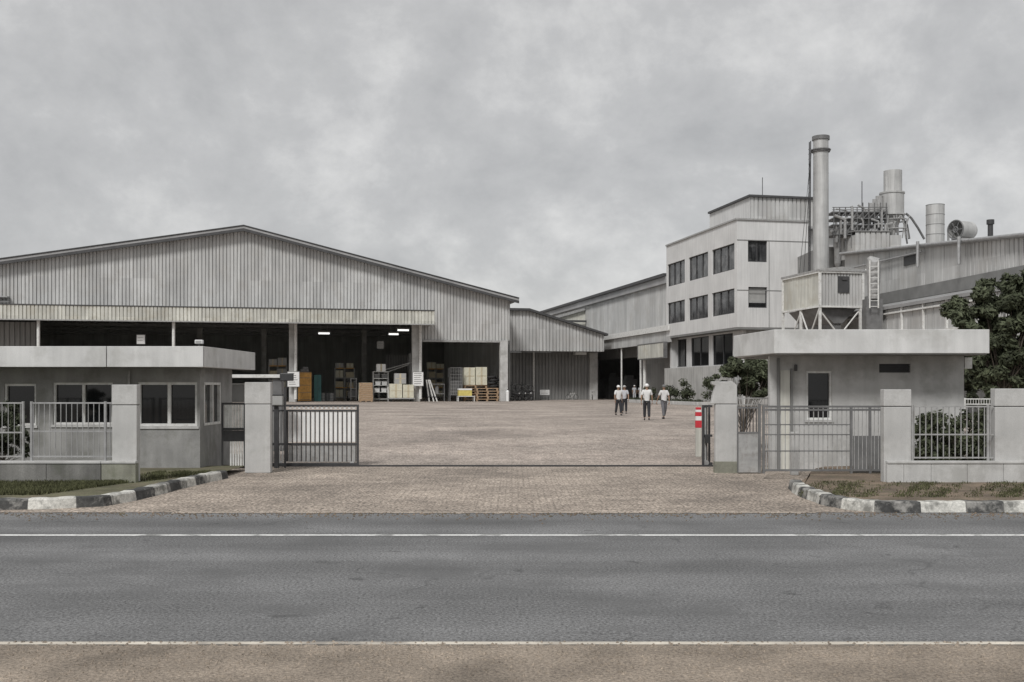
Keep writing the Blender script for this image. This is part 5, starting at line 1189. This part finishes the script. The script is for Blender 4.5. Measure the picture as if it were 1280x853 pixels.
# ------------------------------------------------------------------ people
def skin_mesh(name, verts, edges, radii, m, parent, lv=2, root=0):
    me = bpy.data.meshes.new(name); me.from_pydata(verts, edges, []); o = bpy.data.objects.new(name, me); C.objects.link(o)
    o.modifiers.new('skin', 'SKIN'); sd = o.modifiers.new('sub', 'SUBSURF'); sd.levels = lv; sd.render_levels = lv
    for i, r in enumerate(radii):
        r = r if isinstance(r, tuple) else (r, r); me.skin_vertices[0].data[i].radius = r
        me.skin_vertices[0].data[i].use_root = (i == root)
    dg = bpy.context.evaluated_depsgraph_get(); ev = o.evaluated_get(dg); nm = bpy.data.meshes.new_from_object(ev)
    o.modifiers.clear(); o.data = nm; nm.name = name; nm.materials.clear(); nm.materials.append(M[m])
    for p in nm.polygons: p.use_smooth = True
    o.parent = parent; return o
def person(lab, loc, rz, H=1.68, stride=.18, arm=(.05, -.05), elbow=(.02, .02), shirt='shirt', trousers='trousers', cap='white', group=None):
    t = thing('person', lab, 'person', loc, rz, group); t.scale = (H / 1.7,) * 3
    s = stride
    hipL, hipR = (.09, 0, .9), (-.09, 0, .9)
    kL, kR = (.10, -s * .55, .49), (-.10, s * .25, .48)
    aL, aR = (.10, -s * .85, .09), (-.10, s * 1.0, .11)
    sh = 1.40
    eL, eR = (.25, arm[0], 1.13), (-.25, arm[1], 1.13)
    wL, wR = (.26, arm[0] * 1.6 - elbow[0], .88), (-.26, arm[1] * 1.6 - elbow[1], .88)
    V = [(0, 0, .94), (0, 0, 1.15), (0, 0, 1.36), (0, .0, 1.47), (0, -.01, 1.55),
         hipL, kL, aL, hipR, kR, aR, (.17, 0, sh), eL, wL, (-.17, 0, sh), eR, wR]
    E = [(0, 1), (1, 2), (2, 3), (3, 4), (0, 5), (5, 6), (6, 7), (0, 8), (8, 9), (9, 10), (2, 11), (11, 12), (12, 13), (2, 14), (14, 15), (15, 16)]
    Rr = [(.13, .10), (.125, .09), (.14, .10), .055, .05, .085, .058, .038, .085, .058, .038, .055, .04, .028, .055, .04, .028]
    body = skin_mesh('body', V, E, Rr, 'skin', t)
    # head with face, hands with fingers, joined into the body mesh
    hb_ = MB(); hb_.ball((0, -.01, 1.615), .1, 16, 12, (.78, .95, 1.15)); hb_.ball((0, -.112, 1.60), .02, 8, 6, (.8, 1.2, 1.3))
    for sx in (-1, 1):
        hb_.ball((.08 * sx, 0, 1.61), .025, 8, 6, (.4, .8, 1.3)); 
    hb_.ball((0, -.095, 1.555), .025, 8, 6, (1.3, .5, .35))
    for (w, sg_) in ((wL, 1), (wR, -1)):
        c = Vector(w) + Vector((0, -.01, -.06)); hb_.ball(c, .045, 10, 8, (.5, .85, 1.1))
        for f in range(4):
            p = c + Vector((0, -.03 + f * .02, -.035)); ln = (.065, .075, .07, .055)[f]; q = p + Vector((-.012 * sg_, 0, -ln * .6)); hb_.tube(p, q, .009, .008, 6); hb_.tube(q, q + Vector((-.02 * sg_, 0, -ln * .5)), .008, .006, 6)
        p = c + Vector((0, -.035, .005)); hb_.tube(p, p + Vector((-.01 * sg_, -.025, -.03)), .011, .009, 6); hb_.tube(p + Vector((-.01 * sg_, -.025, -.03)), p + Vector((-.018 * sg_, -.02, -.065)), .009, .007, 6)
    bmb = bmesh.new(); bmb.from_mesh(body.data); tmp = bpy.data.meshes.new('tmp'); hb_.bm.to_mesh(tmp); hb_.bm.free(); bmb.from_mesh(tmp); bmb.to_mesh(body.data); bmb.free(); bpy.data.meshes.remove(tmp)
    for p in body.data.polygons: p.use_smooth = True
    eyes = MB()
    for sx in (-1, 1): eyes.ball((.03 * sx, -.1, 1.625), .011, 8, 6)
    eyes.build('eyes', 'black', t)
    # shirt
    mid = lambda a, c, k: tuple(Vector(a).lerp(Vector(c), k))
    Vs = [(0, 0, .80), (0, 0, 1.13), (0, 0, 1.36), (0, 0, 1.44), (.17, 0, sh), mid((.17, 0, sh), eL, .85), (-.17, 0, sh), mid((-.17, 0, sh), eR, .85)]
    skin_mesh('shirt', Vs, [(0, 1), (1, 2), (2, 3), (2, 4), (4, 5), (2, 6), (6, 7)], [(.165, .125), (.155, .115), (.17, .125), (.07, .07), .075, .066, .075, .066], shirt, t)
    Vt = [(0, 0, 1.04), (.085, 0, .86), kL, mid(kL, aL, .92), (-.085, 0, .86), kR, mid(kR, aR, .92)]
    skin_mesh('trousers', Vt, [(0, 1), (1, 2), (2, 3), (0, 4), (4, 5), (5, 6)], [(.15, .115), .105, .08, .066, .105, .08, .066], trousers, t)
    for a in (aL, aR):
        b = MB(); b.ball((a[0], a[1] - .05, .045 + (a[2] - .09)), .06, 12, 8, (.72, 2.0, .75)); b.build('shoe', 'shoe', t)
    b = MB(); b.ball((0, .0, 1.655), .112, 16, 10, (.85, 1.02, .85)); b.tube((0, -.02, 1.65), (0, -.02, 1.664), .125, .115, 18); b.build('cap', cap, t)
    return t
def pl_(px, py, g=.4): Y = (CAM_H - g) * FPX / (py - HOR); return (X(px, Y), Y, g)
PG = None
person('person in white shirt and cap, leftmost of the walking group in the yard', pl_(773, 519.5), R(20), 1.66, .16)
person('person in a pale shirt close behind the right shoulder of the leftmost walker', pl_(780.5, 517.5), R(-10), 1.66, -.15, (-.08, -.02), (.1, .12), cap='glass_blind', shirt='shirt_grey')
person('person in white shirt and white helmet walking alone in the yard', pl_(808.5, 525.5), R(175), 1.72, .17)
person('person in a white shirt and dark cap, rightmost of the yard group', pl_(830, 524), R(200), 1.68, -.2, (-.1, .06), (.12, .02), cap='mid_steel', trousers='grey_trousers')
u_ = W.u(793, 5); person('person in pale clothes standing left of another at the hall doorway posts', W.loc(u_, 5), R(10), 1.78, .05, shirt='shirt_grey', trousers='shirt_grey')
u_ = W.u(800.5, 5); person('person in pale clothes standing right of another at the hall doorway posts', W.loc(u_, 5), R(-15), 1.78, .05, shirt='shirt_grey', trousers='shirt_grey')
